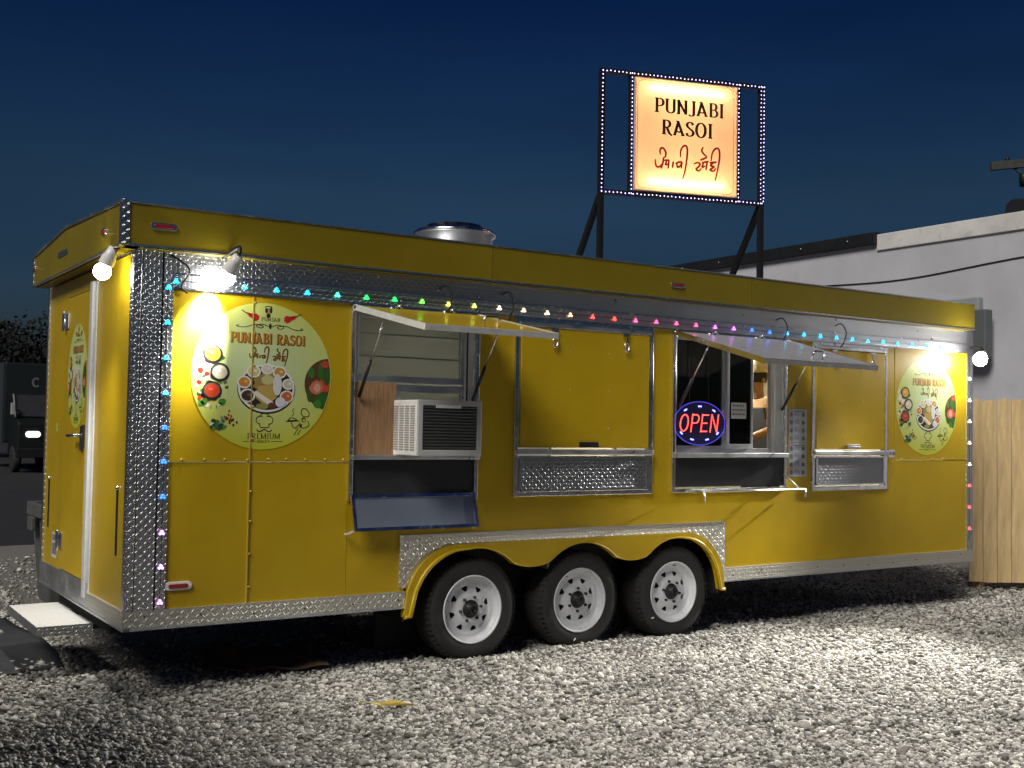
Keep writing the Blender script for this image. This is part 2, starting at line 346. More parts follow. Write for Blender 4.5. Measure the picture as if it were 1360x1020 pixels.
def gurmukhi(pr, T, w, col, layer):
    """hand drawn words; T maps traced points to artwork units"""
    G = [[(200,665),(203,700),(212,722),(232,722),(250,705),(260,685)], [(263,650),(258,690),(243,738)], [(240,632),(236,605),(245,583),(262,585),(278,612),(276,645),(258,660)],
         [(268,676),(302,672)], [(286,678),(277,706),(296,702)], [(303,668),(296,738)], [(336,682),(328,732)], [(350,703),(372,690),(400,684)], [(362,700),(366,726),(388,716),(399,690),(394,738)],
         [(388,652),(392,600),(410,569),(431,565),(441,592),(438,650),(425,740),(404,816)],
         [(489,704),(515,692),(536,702),(526,722),(506,742),(526,754),(546,734)], [(548,694),(602,682)], [(562,696),(552,726),(574,716)], [(590,682),(581,748)], [(562,574),(550,598),(563,624),(592,650)], [(538,674),(590,652)],
         [(608,694),(664,688)], [(642,694),(614,714),(642,724),(612,746),(638,756),(657,734)], [(620,682),(630,620),(655,586),(679,590),(686,632),(678,704),(650,832)]]
    for g in G: pr.stroke([T(*p) for p in smooth(g, 6)], w, col, layer, taper=.45)

# ================================================================== SETTING
def hgt(x, y):
    """gravel relief in metres (works on arrays)"""
    h = .016*np.sin(x*1.7+.4*y)*np.cos(y*1.3-.5*x)+.010*np.sin(3.9*x+1.1)*np.sin(3.1*y+.6)
    h = h+.035*np.exp(-((y+.08)/.22)**2)*(1/(1+np.exp(-(x-1.4)*5)))*(1/(1+np.exp((x-4.9)*4)))       # low bank raked up along the wheels
    return h-.02
def grid_mesh(name, x0, x1, y0, y1, n, m, z, mats):
    xs = np.linspace(x0, x1, n); ys = np.linspace(y0, y1, m); X, Y = np.meshgrid(xs, ys, indexing='ij'); Z = z(X, Y)
    v = np.stack([X, Y, Z], -1).reshape(-1, 3); i = np.arange(n*m).reshape(n, m)
    f = np.stack([i[:-1,:-1], i[1:,:-1], i[1:,1:], i[:-1,1:]], -1).reshape(-1, 4)
    me = bpy.data.meshes.new(name); me.from_pydata(v.tolist(), [], f.tolist()); me.update(); me.materials.append(mats); me.polygons.foreach_set('use_smooth', [True]*len(f)); return me
ASPH = mat('dark_asphalt', (.014,.015,.018), .85, var=.3, vscale=.8, bump=.4, bscale=40)
g = inst('ground', grid_mesh('ground', -900, 900, -900, 900, 2, 2, lambda X, Y: X*0-.16, ASPH), (0,0,0)); kind(g, 'structure')
GRB = mat('gravel_bed', (.19,.18,.165), .9, var=.45, vscale=60, bump=1.0, bscale=90)
gv = inst('gravel_yard', grid_mesh('gravel_yard', -14, 16, -14, 9, 260, 220, hgt, GRB), (0,0,0)); kind(gv, 'structure')

def gravel():
    """loose crushed stones as one mesh of angular 20-face stones"""
    t = (1+5**.5)/2
    ico = np.array([(-1,t,0),(1,t,0),(-1,-t,0),(1,-t,0),(0,-1,t),(0,1,t),(0,-1,-t),(0,1,-t),(t,0,-1),(t,0,1),(-t,0,-1),(-t,0,1)], float); ico /= np.linalg.norm(ico[0])
    F = np.array([(0,11,5),(0,5,1),(0,1,7),(0,7,10),(0,10,11),(1,5,9),(5,11,4),(11,10,2),(10,7,6),(7,1,8),(3,9,4),(3,4,2),(3,2,6),(3,6,8),(3,8,9),(4,9,5),(2,4,11),(6,2,10),(8,6,7),(9,8,1)])
    n0 = 470000; x = rng.uniform(-3.2, 10.5, n0); y = rng.uniform(-5.2, 7.5, n0)
    dx, dy = x-CP.x, y-CP.y; dep = dx*.5497+dy*.8344; lat = dx*.8346-dy*.5506
    keep = (dep > 4.7) & (np.abs(lat) < dep*.4542+.45)
    dens = np.clip(1.15-np.clip((dep-8.5)/9, 0, .8), .2, 1)
    under = (y > .75) & (x > .15); dens = np.where(under, dens*.12, dens); dens = np.where(y > 3.2, dens*.7, dens)
    keep &= rng.uniform(0, 1, n0) < dens*.96
    x, y, dep = x[keep], y[keep], dep[keep]; n = len(x)
    r = np.clip(rng.lognormal(math.log(.0116), .36, n), .006, .034); r *= 1+np.clip(dep-8, 0, 10)*.05
    q = rng.normal(size=(n, 4)); q /= np.linalg.norm(q, axis=1)[:, None]; w, a, b, c = q.T
    Rm = np.stack([1-2*(b*b+c*c), 2*(a*b-c*w), 2*(a*c+b*w), 2*(a*b+c*w), 1-2*(a*a+c*c), 2*(b*c-a*w), 2*(a*c-b*w), 2*(b*c+a*w), 1-2*(a*a+b*b)], -1).reshape(n, 3, 3)
    sh = ico[None]*rng.uniform(.72, 1.22, (n, 12, 1))*np.stack([rng.uniform(.85, 1.45, n), rng.uniform(.7, 1.05, n), rng.uniform(.5, .85, n)], -1)[:, None, :]
    v = np.einsum('nij,nkj->nki', Rm, sh)*r[:, None, None]; v[:, :, 2] *= .66
    z = hgt(x, y)+r*rng.uniform(-.1, .75, n)
    v += np.stack([x, y, z], -1)[:, None, :]
    me = bpy.data.meshes.new('gravel'); nv, nf = n*12, n*20
    me.vertices.add(nv); me.vertices.foreach_set('co', v.reshape(-1).astype(np.float32))
    idx = (F[None]+(np.arange(n)*12)[:, None, None]).reshape(-1).astype(np.int32)
    me.loops.add(nf*3); me.loops.foreach_set('vertex_index', idx); me.polygons.add(nf); me.polygons.foreach_set('loop_start', np.arange(0, nf*3, 3, dtype=np.int32))
    me.update(calc_edges=True); me.validate()
    m = bpy.data.materials.new('crushed_limestone'); m.use_nodes = True; nt = m.node_tree; p = nt.nodes['Principled BSDF']; p.inputs['Roughness'].default_value = .85
    ge = nt.nodes.new('ShaderNodeNewGeometry'); cr_ = nt.nodes.new('ShaderNodeValToRGB'); e = cr_.color_ramp.elements
    e[0].position = 0; e[0].color = (.09,.085,.078,1); e[1].position = 1; e[1].color = (.74,.72,.66,1)
    for pos, c in ((.2,(.22,.21,.19,1)), (.45,(.38,.365,.335,1)), (.7,(.50,.485,.45,1)), (.9,(.60,.58,.54,1))): k = e.new(pos); k.color = c
    nt.links.new(ge.outputs['Random Per Island'], cr_.inputs[0])
    nz = nt.nodes.new('ShaderNodeTexNoise'); nz.inputs['Scale'].default_value = 120; tc = nt.nodes.new('ShaderNodeTexCoord'); nt.links.new(tc.outputs['Object'], nz.inputs[0])
    mx = nt.nodes.new('ShaderNodeMix'); mx.data_type = 'RGBA'; mx.blend_type = 'OVERLAY'; mx.inputs[0].default_value = .5; nt.links.new(cr_.outputs[0], mx.inputs[6]); nt.links.new(nz.outputs[0], mx.inputs[7]); n2 = nt.nodes.new('ShaderNodeTexNoise'); n2.inputs['Scale'].default_value = 1.1; n2.inputs['Detail'].default_value = 5; nt.links.new(tc.outputs['Object'], n2.inputs[0])
    m3 = nt.nodes.new('ShaderNodeMapRange'); m3.inputs[1].default_value = .35; m3.inputs[2].default_value = .65; m3.inputs[3].default_value = .8; m3.inputs[4].default_value = 1.1; nt.links.new(n2.outputs[0], m3.inputs[0])
    m4 = nt.nodes.new('ShaderNodeMix'); m4.data_type = 'RGBA'; m4.blend_type = 'MULTIPLY'; m4.inputs[0].default_value = 1; nt.links.new(mx.outputs[2], m4.inputs[6]); nt.links.new(m3.outputs[0], m4.inputs[7]); nt.links.new(m4.outputs[2], p.inputs['Base Color'])
    me.materials.append(m)
    o = inst('gravel', me, (0,0,0)); kind(o, 'stuff'); tag(o, 'loose pale crushed stone gravel covering the yard in front of the trailer', 'gravel'); return n
NST = gravel(); print('stones', NST)

# ------------------------------------------------------------------ white building
PLA = mat('painted_plaster', (.52,.52,.58), .8, var=.16, vscale=.7, bump=.25, bscale=6, dirt=(.45,.45,.50))
PLB = mat('bare_plaster_band', (.68,.66,.66), .85, var=.16, vscale=2.2, bump=.3, bscale=9, dirt=(.42,.40,.39))
DCOP = mat('dark_metal_coping', (.02,.022,.026), .5, .3, var=.3)
def building():
    b = thing('white_building', (17, 6, 0), 'long white plastered building with dark roof edge behind the fence', 'building')
    MB().box(13.02, 22, -7, 19, -.3, 4.66).build('wall', PLA, b)
    MB().box(12.985, 13.3, -7.01, 5.16, 4.53, 4.79).build('parapet_band', PLB, b, .01)
    MB().box(12.93, 13.35, 5.16, 19.05, 4.64, 4.83).build('coping', DCOP, b, .008)
    MB().box(13.3, 22.05, -7.0, 19.02, 4.6, 4.68).build('roof', DCOP, b)
    me = MB().lathe([(.001,.0),(.018,.0),(.018,-.02),(.001,-.02)], (0,0,0), 'x', 8).mesh('bolt', BOLT)
    for k in range(12): inst('coping_bolt', me, (12.93, 5.7+k*1.0, 4.735), b)
    c = smooth([(13.012, 9, 4.2), (13.012, 6.5, 4.08), (13.012, 4.66, 4.02), (13.012, 2.6, 4.14), (13.012, -1, 4.3)], 8)
    MB().tube(c, .011, 6).build('wall_cable', CAB, b)
    f = MB().box(12.9, 13.02, 3.28, 4.5, 2.6, 3.62).build('vent_hood', mat('grey_painted_box', (.30,.32,.34), .6, var=.1), b, .02)
    MB().box(12.72, 12.9, 3.05, 3.46, 2.7, 3.41).build('meter_box', mat('dark_grey_box', (.12,.13,.14), .5, var=.1), b, .02)
    v = MB(); v.prism([(2.72,4.68),(3.17,4.68),(3.12,5.0),(3.02,5.07),(2.8,5.04),(2.72,4.95)], 'x', 13.32, 13.8)
    v.build('roof_vent_cowl', DCOP, b, .02)
    MB().tube([(13.5,2.86,5.0),(13.5,2.84,5.22)], .03, 8).tube([(13.5,2.74,4.95),(13.5,2.72,5.15)], .03, 8).build('roof_pipe', DCOP, b)
building()

# ------------------------------------------------------------------ wooden fence
FW = mat('raw_fence_board', (.62,.45,.23), .75, var=.32, vscale=3.2, bump=.25, bscale=25, stretch=(6,6,.7), dirt=(.52,.37,.19))
def fence():
    d = Vector((.766, -.643, 0)); a = Vector((8.93, .62, 0)); nrm = Vector((-.643, -.766, 0)); bw = .143
    f = thing('wooden_fence', a+d*2, 'tall fence of pale dog-eared wooden boards beside the trailer end', 'fence')
    rz = math.atan2(d.y, d.x)
    meshes = []
    for k in range(4):
        w = bw-.006; h = 1.93+.012*random.uniform(-1, 1); e = .028
        m = MB().prism([(-w/2,0),(w/2,0),(w/2,h-e),(w/2-e,h),(-w/2+e,h),(-w/2,h-e)], 'y', -.009, .009); meshes.append(m.mesh('board', FW))
    for k in range(26):
        p = a+d*(k*bw); z = .06+random.uniform(-.006, .006)
        inst('board', meshes[(k*7) % 4], p+nrm*.001*random.uniform(-1, 1)+Vector((0,0,z)), f, (random.uniform(-.004,.004), random.uniform(-.003,.003), rz))
    L = 26*bw
    for z in (.4, 1.0, 1.65):
        MB().bar(a-nrm*.028+Vector((0,0,z)), a+d*(L-.1)-nrm*.028+Vector((0,0,z)), .036, .085).build('rail', FW, f)
    for s in (.05, 1.8, 3.5):
        p = a+d*s-nrm*.09; MB().box(p.x-.045, p.x+.045, p.y-.045, p.y+.045, -.1, 1.8).build('post', FW, f)
    q = a+d*.95-nrm*.12
    po = MB().tube([(q.x, q.y, -.1), (q.x, q.y, 2.14)], .024, 12).build('steel_post', ALU); tag(po, 'thin pale metal post rising behind the wooden fence', 'post')
fence()

# ------------------------------------------------------------------ utility pole beyond the building
def utility_pole():
    x, y = 24.62, 9.24
    POLE = mat('weathered_pole', (.06,.065,.06), .85, var=.3)
    u = thing('utility_pole', (x, y, 0), 'dark utility pole with a crossarm above the white building', 'pole')
    MB().tube([(x,y,-.2),(x,y,9.4)], [.17,.12], 12).build('pole', POLE, u)
    MB().bar((x-1.25,y+.8,8.28), (x+1.25,y-.8,8.62), .13, .2).build('crossarm', POLE, u)
    MB().bar((x-.75,y+.48,8.25), (x,y,7.55), .05).build('brace', POLE, u); MB().bar((x+.75,y-.48,8.4), (x,y,7.55), .05).build('brace', POLE, u)
    for k in (-.9, -.45, .5, 1.0): MB().lathe([(.001,0),(.06,0),(.035,.05),(.06,.09),(.03,.15),(.001,.16)], (x+k, y-k*.64, 8.5+k*.136), 'z', 10).build('insulator', DKG, u)
    MB().lathe([(.001,-.2),(.1,-.2),(.12,0),(.1,.12),(.001,.14)], (x-.55,y+.35,8.0), 'z', 12).build('cutout', DKG, u)
utility_pole()

# ------------------------------------------------------------------ far trees and truck on the left
def tree(x, y, h, rad, seed, label):
    rs = np.random.default_rng(seed)
    t = thing('tree', (x, y, -.16), label, 'tree', 'dark trees behind the truck')
    BARK = bpy.data.materials.get('bark') or mat('bark', (.03,.025,.02), .9, var=.3)
    LEAF = bpy.data.materials.get('foliage') or mat('foliage', (.003,.006,.004), .9, var=.4, vscale=1.5)
    tr = MB().tube(smooth([(x,y,-.2),(x+.1,y,h*.25),(x-.1,y+.1,h*.55),(x,y,h*.85)], 4), [.28,.27,.26,.25,.24,.22,.2,.18,.15,.12,.09,.06,.04], 8)
    for k in range(7):
        an = k*2.4+seed; z = h*(.3+.07*k); r = rad*.8*(1-.06*k)
        tr.tube([(x,y,z),(x+math.cos(an)*r*.5,y+math.sin(an)*r*.5,z+h*.10),(x+math.cos(an)*r,y+math.sin(an)*r,z+h*.14)], [.1,.06,.02], 6)
    tr.build('trunk', BARK, t)
    nc = 46; cc = rs.normal(size=(nc, 3)); cc /= np.linalg.norm(cc, axis=1)[:, None]; cc *= rs.uniform(.3, 1, (nc, 1))**.6
    cc = cc*np.array([rad, rad, h*.34])+np.array([x, y, h*.62]); V, Fc = [], []
    for c in cc:
        m = 90; sz = rs.uniform(.5, 1.0)*rad*.34; p = c+rs.normal(size=(m, 3))*sz*np.array([.6,.6,.45])
        for a in p:
            u = rs.normal(size=3); u /= np.linalg.norm(u); w = np.cross(u, rs.normal(size=3)); w /= np.linalg.norm(w); s = rs.uniform(.08, .2)
            o = len(V); V += [tuple(a-u*s), tuple(a+w*s*.5), tuple(a+u*s), tuple(a-w*s*.5)]; Fc.append((o, o+1, o+2, o+3))
    b = MB(); b.add(V, Fc); b.build('crown', LEAF, t)
for x, y, h, r, s, l in ((2.2, 52, 7.6, 3.2, 1, 'broad dark tree rising over the cargo box of the truck'), (6.2, 50, 6.6, 2.8, 2, 'dark rounded tree beside the trailer wall above the truck'), (10.5, 54, 7.0, 3.2, 3, 'dark tree hidden mostly behind the trailer'), (-2.5, 55, 7.2, 3.0, 4, 'dark tree at the outer end of the tree row')):
    tree(x, y, h, r, s, l)

def truck():
    ox, oy = 4.6, 33.5
    DG = mat('dark_green_truck_paint', (.003,.007,.006), .45, var=.15); BX = mat('dark_cargo_box', (.008,.014,.016), .5, var=.15); GB = mat('grey_box_side', (.03,.035,.045), .6, var=.1)
    t = thing('box_truck', (ox+1, oy+2, -.16), 'dark box truck with one lit headlamp parked across the lot', 'truck')
    b = MB(); b.box(ox+.35, ox+2.8, oy+1.5, oy+7.5, .8, 3.55); b.build('cargo_box', BX, t, .04)
    MB().box(ox+.30, ox+.35, oy+1.5, oy+7.5, .8, 3.55).build('box_side', GB, t)
    MB().prism([(oy-.3,.45),(oy+1.5,.45),(oy+1.5,2.5),(oy+.9,2.5),(oy+.35,1.65),(oy-.3,1.5)], 'x', ox+.5, ox+2.65).build('cab', DG, t, .06)
    MB().prism([(oy+.36,1.70),(oy+.88,2.42),(oy+.86,2.44),(oy+.33,1.71)], 'x', ox+.65, ox+2.5).build('windscreen', PLEX, t)
    MB().box(ox+.45, ox+2.7, oy-.42, oy-.3, .35, .65).build('bumper', DKG, t, .02)
    hl = emis('lit_headlamp', (1,.97,.85), 3)
    MB().prism(oval(ox+.98, 1.12, .46, .2), 'y', oy-.36, oy-.28).build('headlight', hl, t, .03)
    MB().lathe([(.001,-.06),(.1,-.05),(.12,0)], (ox+2.35, oy-.30, 1.12), 'y', 14).build('headlight', DKG, t)
    MB().box(ox+.36, ox+.5, oy+.2, oy+.3, 1.75, 2.15).build('mirror', mat('pale_mirror', (.7,.7,.7), .3, .6), t, .02)
    MB().bar((ox+.5,oy+.25,1.9),(ox+.7,oy+.4,1.9),.03).build('mirror_arm', DKG, t)
    for x in (ox+.6, ox+2.4):
        for y in (oy+.5, oy+5.9): MB().lathe([(.001,-.12),(.25,-.12),(.42,-.12),(.45,-.08),(.45,.08),(.42,.12),(.001,.12)], (x, y, .28), 'x', 20).build('wheel', RUB, t)
    pr = Print(); text(pr, 'C', 0, 0, .28, .24, (.16,.17,.18), 0, nib=(.2,.24))
    o = inst('lettering', pr.mesh('lettering', lambda u, v, h: (u, -h*3, v), INK), (ox+1.22, oy+1.495, 2.75), t)
truck()

# ------------------------------------------------------------------ small things on the ground
def bin_():
    x, y = .54, 4.05; G = mat('grey_bin_plastic', (.09,.093,.092), .55, var=.15)
    t = thing('trash_bin', (x, y, 0), 'grey plastic trash bin standing behind the trailer corner', 'bin')
    def rr(w, z): return [(x-w, y-w, z), (x+w, y-w, z), (x+w, y+w, z), (x-w, y+w, z)]
    b = MB(); vs = rr(.2, -.02)+rr(.265, .78); b.add(vs, [(3,2,1,0),(0,1,5,4),(1,2,6,5),(2,3,7,6),(3,0,4,7)]); b.build('body', G, t, .03)
    MB().panel(x-.3, x+.3, y-.3, y+.3, [(x-.25,x+.25,y-.25,y+.25)], 0, 1).v
    r = MB(); r.box(x-.3,x+.3,y-.3,y-.255,.74,.86).box(x-.3,x+.3,y+.255,y+.3,.74,.86).box(x-.3,x-.255,y-.255,y+.255,.74,.86).box(x+.255,x+.3,y-.255,y+.255,.74,.86); r.build('rim', G, t, .01)
    MB().box(x-.33, x-.29, y-.1, y+.1, .62, .74).build('handle', G, t, .01)
bin_()
MATM = mat('black_rubber_mat', (.05,.05,.052), .55, var=.25, vscale=4, bump=.2, bscale=12)
def floor_mat():
    n, m = 22, 30; V = []; F = []
    for i in range(n):
        for j in range(m):
            u, v = i/(n-1), j/(m-1)
            x = -1.35+1.27*u+.05*math.sin(4*v); y = .95+1.95*v+.12*u-.10*math.sin(3*u+1)
            z = float(hgt(np.array(x), np.array(y)))+.035+.012*math.sin(5*u+3*v)+.010*math.sin(9*v-2*u)+.02*max(0, u-.85)*math.sin(12*v)
            V.append((x, y, z)); 
    for i in range(n-1):
        for j in range(m-1): a = i*m+j; F.append((a, a+m, a+m+1, a+1))
    b = MB(); b.add(V, F, True); o = b.build('rubber_mat', MATM); s = o.modifiers.new('Solidify', 'SOLIDIFY'); s.thickness = .012
    tag(o, 'black rubber mat lying on the gravel below the entrance step', 'mat')
floor_mat()
def van():  # unseen van, added out of view so its shadow darkens the left gravel
    x0, x1, y0, y1 = -3.62, -1.62, -3.3, 1.35
    t = thing('unseen_shade_van', ((x0+x1)/2, (y0+y1)/2, 0), 'dark grey cargo van added out of view to shade the left gravel', 'van')
    VP = mat('dark_grey_van_paint', (.05,.053,.06), .35, var=.1, coat=.5); VG = mat('van_glass', (.01,.011,.012), .08)
    pr_ = [(y0,.42),(y1,.42),(y1,.95),(y1-.12,1.12),(y1-.95,1.32),(y1-1.45,2.10),(y1-1.75,2.32),(y0+.1,2.34),(y0,2.2)]
    MB().prism(pr_, 'x', x0, x1).build('body', VP, t, .05, 3)
    MB().prism([(y1-.99,1.38),(y1-1.43,2.06),(y1-1.45,2.05),(y1-1.01,1.37)], 'x', x0+.15, x1-.15).build('windscreen', VG, t)
    for x, s in ((x1, 1), (x0, -1)):
        MB().prism([(y1-1.15,1.34),(y1-1.52,1.98),(y1-2.15,1.98),(y1-2.15,1.34)], 'x', x-.004*s, x+.006*s).build('side_window', VG, t)
        MB().box(x-.004*s, x+.012*s, y1-2.1, y1-1.95, 1.16, 1.2).build('door_handle', BLK, t, .003)
        MB().box(x, x+.16*s, y1-1.2, y1-1.1, 1.36, 1.58).build('mirror', BLK, t, .02)
        MB().prism(oval(y1-.05, .85, .1, .16), 'x', x-.2*s-.08, x-.2*s+.08).build('headlight', WBEZ, t, .01)
    MB().box(x0+.05, x1-.05, y1-.02, y1+.09, .36, .62).build('bumper', BLK, t, .03); MB().box(x0+.05, x1-.05, y0-.08, y0+.02, .36, .58).build('bumper', BLK, t, .03)
    for x in (x0+.12, x1-.12):
        for y in (y0+.85, y1-.8):
            w = MB().lathe([(.001,-.11),(.2,-.11),(.32,-.115),(.345,-.09),(.345,.09),(.32,.115),(.2,.11),(.001,.11)], (x, y, .33), 'x', 28).build('wheel', RUB, t)
            MB().lathe([(.001,-.122),(.06,-.122),(.19,-.108),(.205,-.118)], (x, y, .33), 'x', 24).lathe([(.001,.122),(.06,.122),(.19,.108),(.205,.118)], (x, y, .33), 'x', 24).build('rim', ALU, w)
def debris():
    z0 = float(hgt(np.array(1.24), np.array(-.9)))
    V = []; n = 9; pl = [(-.16,.0),(-.10,.035),(-.02,.03),(.05,.035),(.12,.015),(.16,-.005),(.10,-.03),(.02,-.03),(-.06,-.022),(-.12,-.02)]
    b = MB(); vs = [(1.237+p[0]*.9-p[1]*.4, -.89-p[0]*.55+p[1], z0+.05+.012*math.sin(30*p[0])) for p in pl]
    b.add(vs, [tuple(range(len(pl)))]); o = b.build('dry_leaf', mat('yellow_leaf', (.55,.42,.07), .6, var=.2, vscale=20)); s = o.modifiers.new('Solidify', 'SOLIDIFY'); s.thickness = .003
    tag(o, 'curled yellow leaf lying on the lit gravel', 'leaf')
    CARD = mat('brown_cardboard', (.16,.10,.055), .8, var=.3, vscale=5, bump=.2)
    n, m = 14, 8; V = []; F = []
    for i in range(n):
        for j in range(m):
            u, v = i/(n-1), j/(m-1); x = .62+.72*u+.1*v; y = .42+.5*v-.28*u; z = float(hgt(np.array(x), np.array(y)))+.045+.05*v+.02*math.sin(7*u)*v+.012*math.sin(15*u+5*v)
            V.append((x, y, z))
    for i in range(n-1):
        for j in range(m-1): a = i*m+j; F.append((a, a+m, a+m+1, a+1))
    b = MB(); b.add(V, F); o = b.build('cardboard_sheet', CARD); s = o.modifiers.new('Solidify', 'SOLIDIFY'); s.thickness = .008
    tag(o, 'crumpled brown cardboard lying in the dark under the trailer', 'cardboard')
debris()
van()

# ================================================================== FOOD TRAILER
LX, W = 7.94, 2.37
T = thing('food_trailer', (LX/2, W/2, 0), 'long yellow food trailer with diamond plate trim, three wheels and raised hatches', 'trailer')
WIN = {1: (1.385, 2.335, 1.12, 2.375), 2: (2.655, 3.905, 1.12, 2.375), 3: (4.13, 5.37, 1.125, 2.365), 4: (5.705, 6.665, 1.11, 2.375)}
# --- walls
MB().panel(.22, .713, 1.362, 2.39, [], -.0035, .03).build('wall_panel', YEL, T)
MB().panel(.717, 1.375, 1.362, 2.39, [], -.0035, .03).build('wall_panel', YEL, T)
MB().panel(.22, .713, .49, 1.358, [], 0, .03).build('wall_panel', YEL, T)
MB().panel(.717, 1.375, .49, 1.358, [], 0, .03).build('wall_panel', YEL, T)
MB().panel(1.378, 6.80, .49, 2.39, [WIN[k] for k in WIN]+[(1.80, 4.66, .0, .80)], 0, .03).build('wall_panel', YEL, T)
MB().panel(6.803, 7.86, 1.362, 2.39, [], -.003, .03).build('wall_panel', YEL, T)
MB().panel(6.803, 7.86, .49, 1.358, [], 0, .03).build('wall_panel', YEL, T)
# rivets along the seams
RV = MB().lathe([(.0095,0),(.0085,-.005),(.004,-.008),(.0003,-.0085)], (0,0,0), 'y', 8).mesh('rivet', mat('yellow_rivet', (.55,.38,.05), .25, .3))
for x in (.30, .43, .56, .70, .83, .95, 1.08, 1.22, 1.345): inst('rivet', RV, (x+random.uniform(-.006,.006), -.003, 1.374+random.uniform(-.003,.003)), T)
for z in (.60, .80, 1.0, 1.18, 1.5, 1.7, 1.95, 2.15, 2.34): inst('rivet', RV, (.731+random.uniform(-.004,.004), -.0035, z), T)
for x in (6.9, 7.05, 7.2, 7.35, 7.5, 7.65): inst('rivet', RV, (x, -.002, 1.374), T)
MB().box(.7115, .7185, -.0105, .004, .5, 2.385).build('seam_strip', mat('bright_seam', (.62,.45,.08), .2, .4), T)
# rear wall (faces -x)
MB().panel(1.70, 2.335, .50, 2.58, [], 0, .03, 'x').build('rear_panel', YEL, T)
MB().panel(.055, .87, .50, 2.58, [], 0, .03, 'x').build('rear_panel', YEL, T)
MB().panel(.87, 1.70, 2.46, 2.58, [], 0, .03, 'x').build('rear_panel', YEL, T)
# other walls, floor, roof
MB().box(.03, LX, W-.03, W, .49, 2.6).build('far_wall', YEL, T)
MB().box(LX-.03, LX, .0, W-.03, .49, 2.6).build('front_wall', YEL, T)
MB().panel(.06, LX-.06, .06, W-.06, [], 2.28, 2.30, 'y').v
MB().box(.03, LX-.03, .46, W-.46, .515, .54).build('floor', CHAS, T); MB().box(1.80, 4.66, .03, .46, .80, .83).build('wheel_well', CHAS, T); MB().box(1.80, 4.66, W-.46, W-.03, .80, .83).build('wheel_well', CHAS, T)
MB().box(1.80, 4.66, .44, .46, .45, .80).build('wheel_well', CHAS, T); MB().box(4.642, 4.658, .022, .44, .30, .80).build('wheel_well', CHAS, T); MB().box(1.802, 1.818, .022, .44, .30, .80).build('wheel_well', CHAS, T)
MB().box(.035, LX-.03, .47, W-.47, .30, .513).build('chassis', CHAS, T)
MB().box(.03, 1.80, .03, W-.03, .44, .50).build('underfloor', CHAS, T); MB().box(4.66, LX-.03, .03, W-.03, .44, .50).build('underfloor', CHAS, T)
top = [(-.10, 2.845), (1.33, 2.897), (1.40, 2.896), (2.47, 2.82)]
ROOFM = mat('roof_sheet', (.45,.46,.48), .45, .8, var=.2)
MB().strip([(y, z-.006) for y, z in top], [(y, 2.60) for y, z in top], 'x', -.095, 7.835).build('roof', ROOFM, T)
# fascia boards
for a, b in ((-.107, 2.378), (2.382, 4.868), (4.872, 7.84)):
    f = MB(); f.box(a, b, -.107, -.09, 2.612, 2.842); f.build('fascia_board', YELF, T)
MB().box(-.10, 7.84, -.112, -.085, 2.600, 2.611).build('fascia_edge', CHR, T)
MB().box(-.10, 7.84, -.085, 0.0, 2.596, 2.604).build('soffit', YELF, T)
MB().box(-.115, 7.845, -.113, -.09, 2.843, 2.852).build('roof_edge_trim', ALU, T)
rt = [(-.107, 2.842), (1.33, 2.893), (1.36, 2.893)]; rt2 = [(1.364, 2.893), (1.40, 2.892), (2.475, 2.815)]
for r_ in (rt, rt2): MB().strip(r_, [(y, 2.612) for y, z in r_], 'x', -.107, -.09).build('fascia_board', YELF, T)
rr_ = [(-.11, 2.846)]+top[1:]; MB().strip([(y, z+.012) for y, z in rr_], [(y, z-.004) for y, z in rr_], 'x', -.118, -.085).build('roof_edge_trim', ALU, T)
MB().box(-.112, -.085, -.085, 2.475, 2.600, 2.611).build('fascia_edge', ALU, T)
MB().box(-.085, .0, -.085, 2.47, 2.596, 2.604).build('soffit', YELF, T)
MB().box(-.114, -.07, -.115, -.108, 2.60, 2.86).box(-.1145, -.108, -.1145, -.06, 2.60, 2.86).build('fascia_corner', TRD, T)
MB().box(-.113, -.106, 2.44, 2.478, 2.60, 2.83).build('fascia_corner', TRD, T)
# --- top bands below the fascia
MB().box(.22, LX-.06, -.010, .02, 2.477, 2.596).build('upper_tread_band', TRD, T)
MB().box(.22, LX-.06, -.016, .02, 2.388, 2.468).build('lower_tread_band', TRD, T)
MB().box(.22, LX-.06, -.022, .0, 2.468, 2.477).box(.22, LX-.06, -.022, .0, 2.380, 2.388).build('band_rib', CHR, T)
# --- corner posts
c = MB(); c.box(-.014, .035, -.014, -.001, .505, 2.596).box(-.014, -.001, -.001, .055, .505, 2.596); c.build('corner_angle', TRD, T, .004)
MB().box(.040, .152, -.012, .02, .505, 2.596).build('corner_tread_plate', TRD, T)
MB().box(.152, .162, -.006, .02, .505, 2.596).build('corner_gap', BLK, T)
MB().box(.162, .22, -.014, .02, .505, 2.596).build('led_channel', TRD, T)
MB().box(-.012, 0, 2.335, W+.004, .505, 2.596).build('corner_angle', TRD, T)
MB().box(7.86, LX-.015, -.014, .02, .505, 2.6).build('led_channel', TRD, T)
MB().box(LX-.015, LX+.012, -.016, .06, .505, 2.6).build('corner_angle', TRD, T, .004)
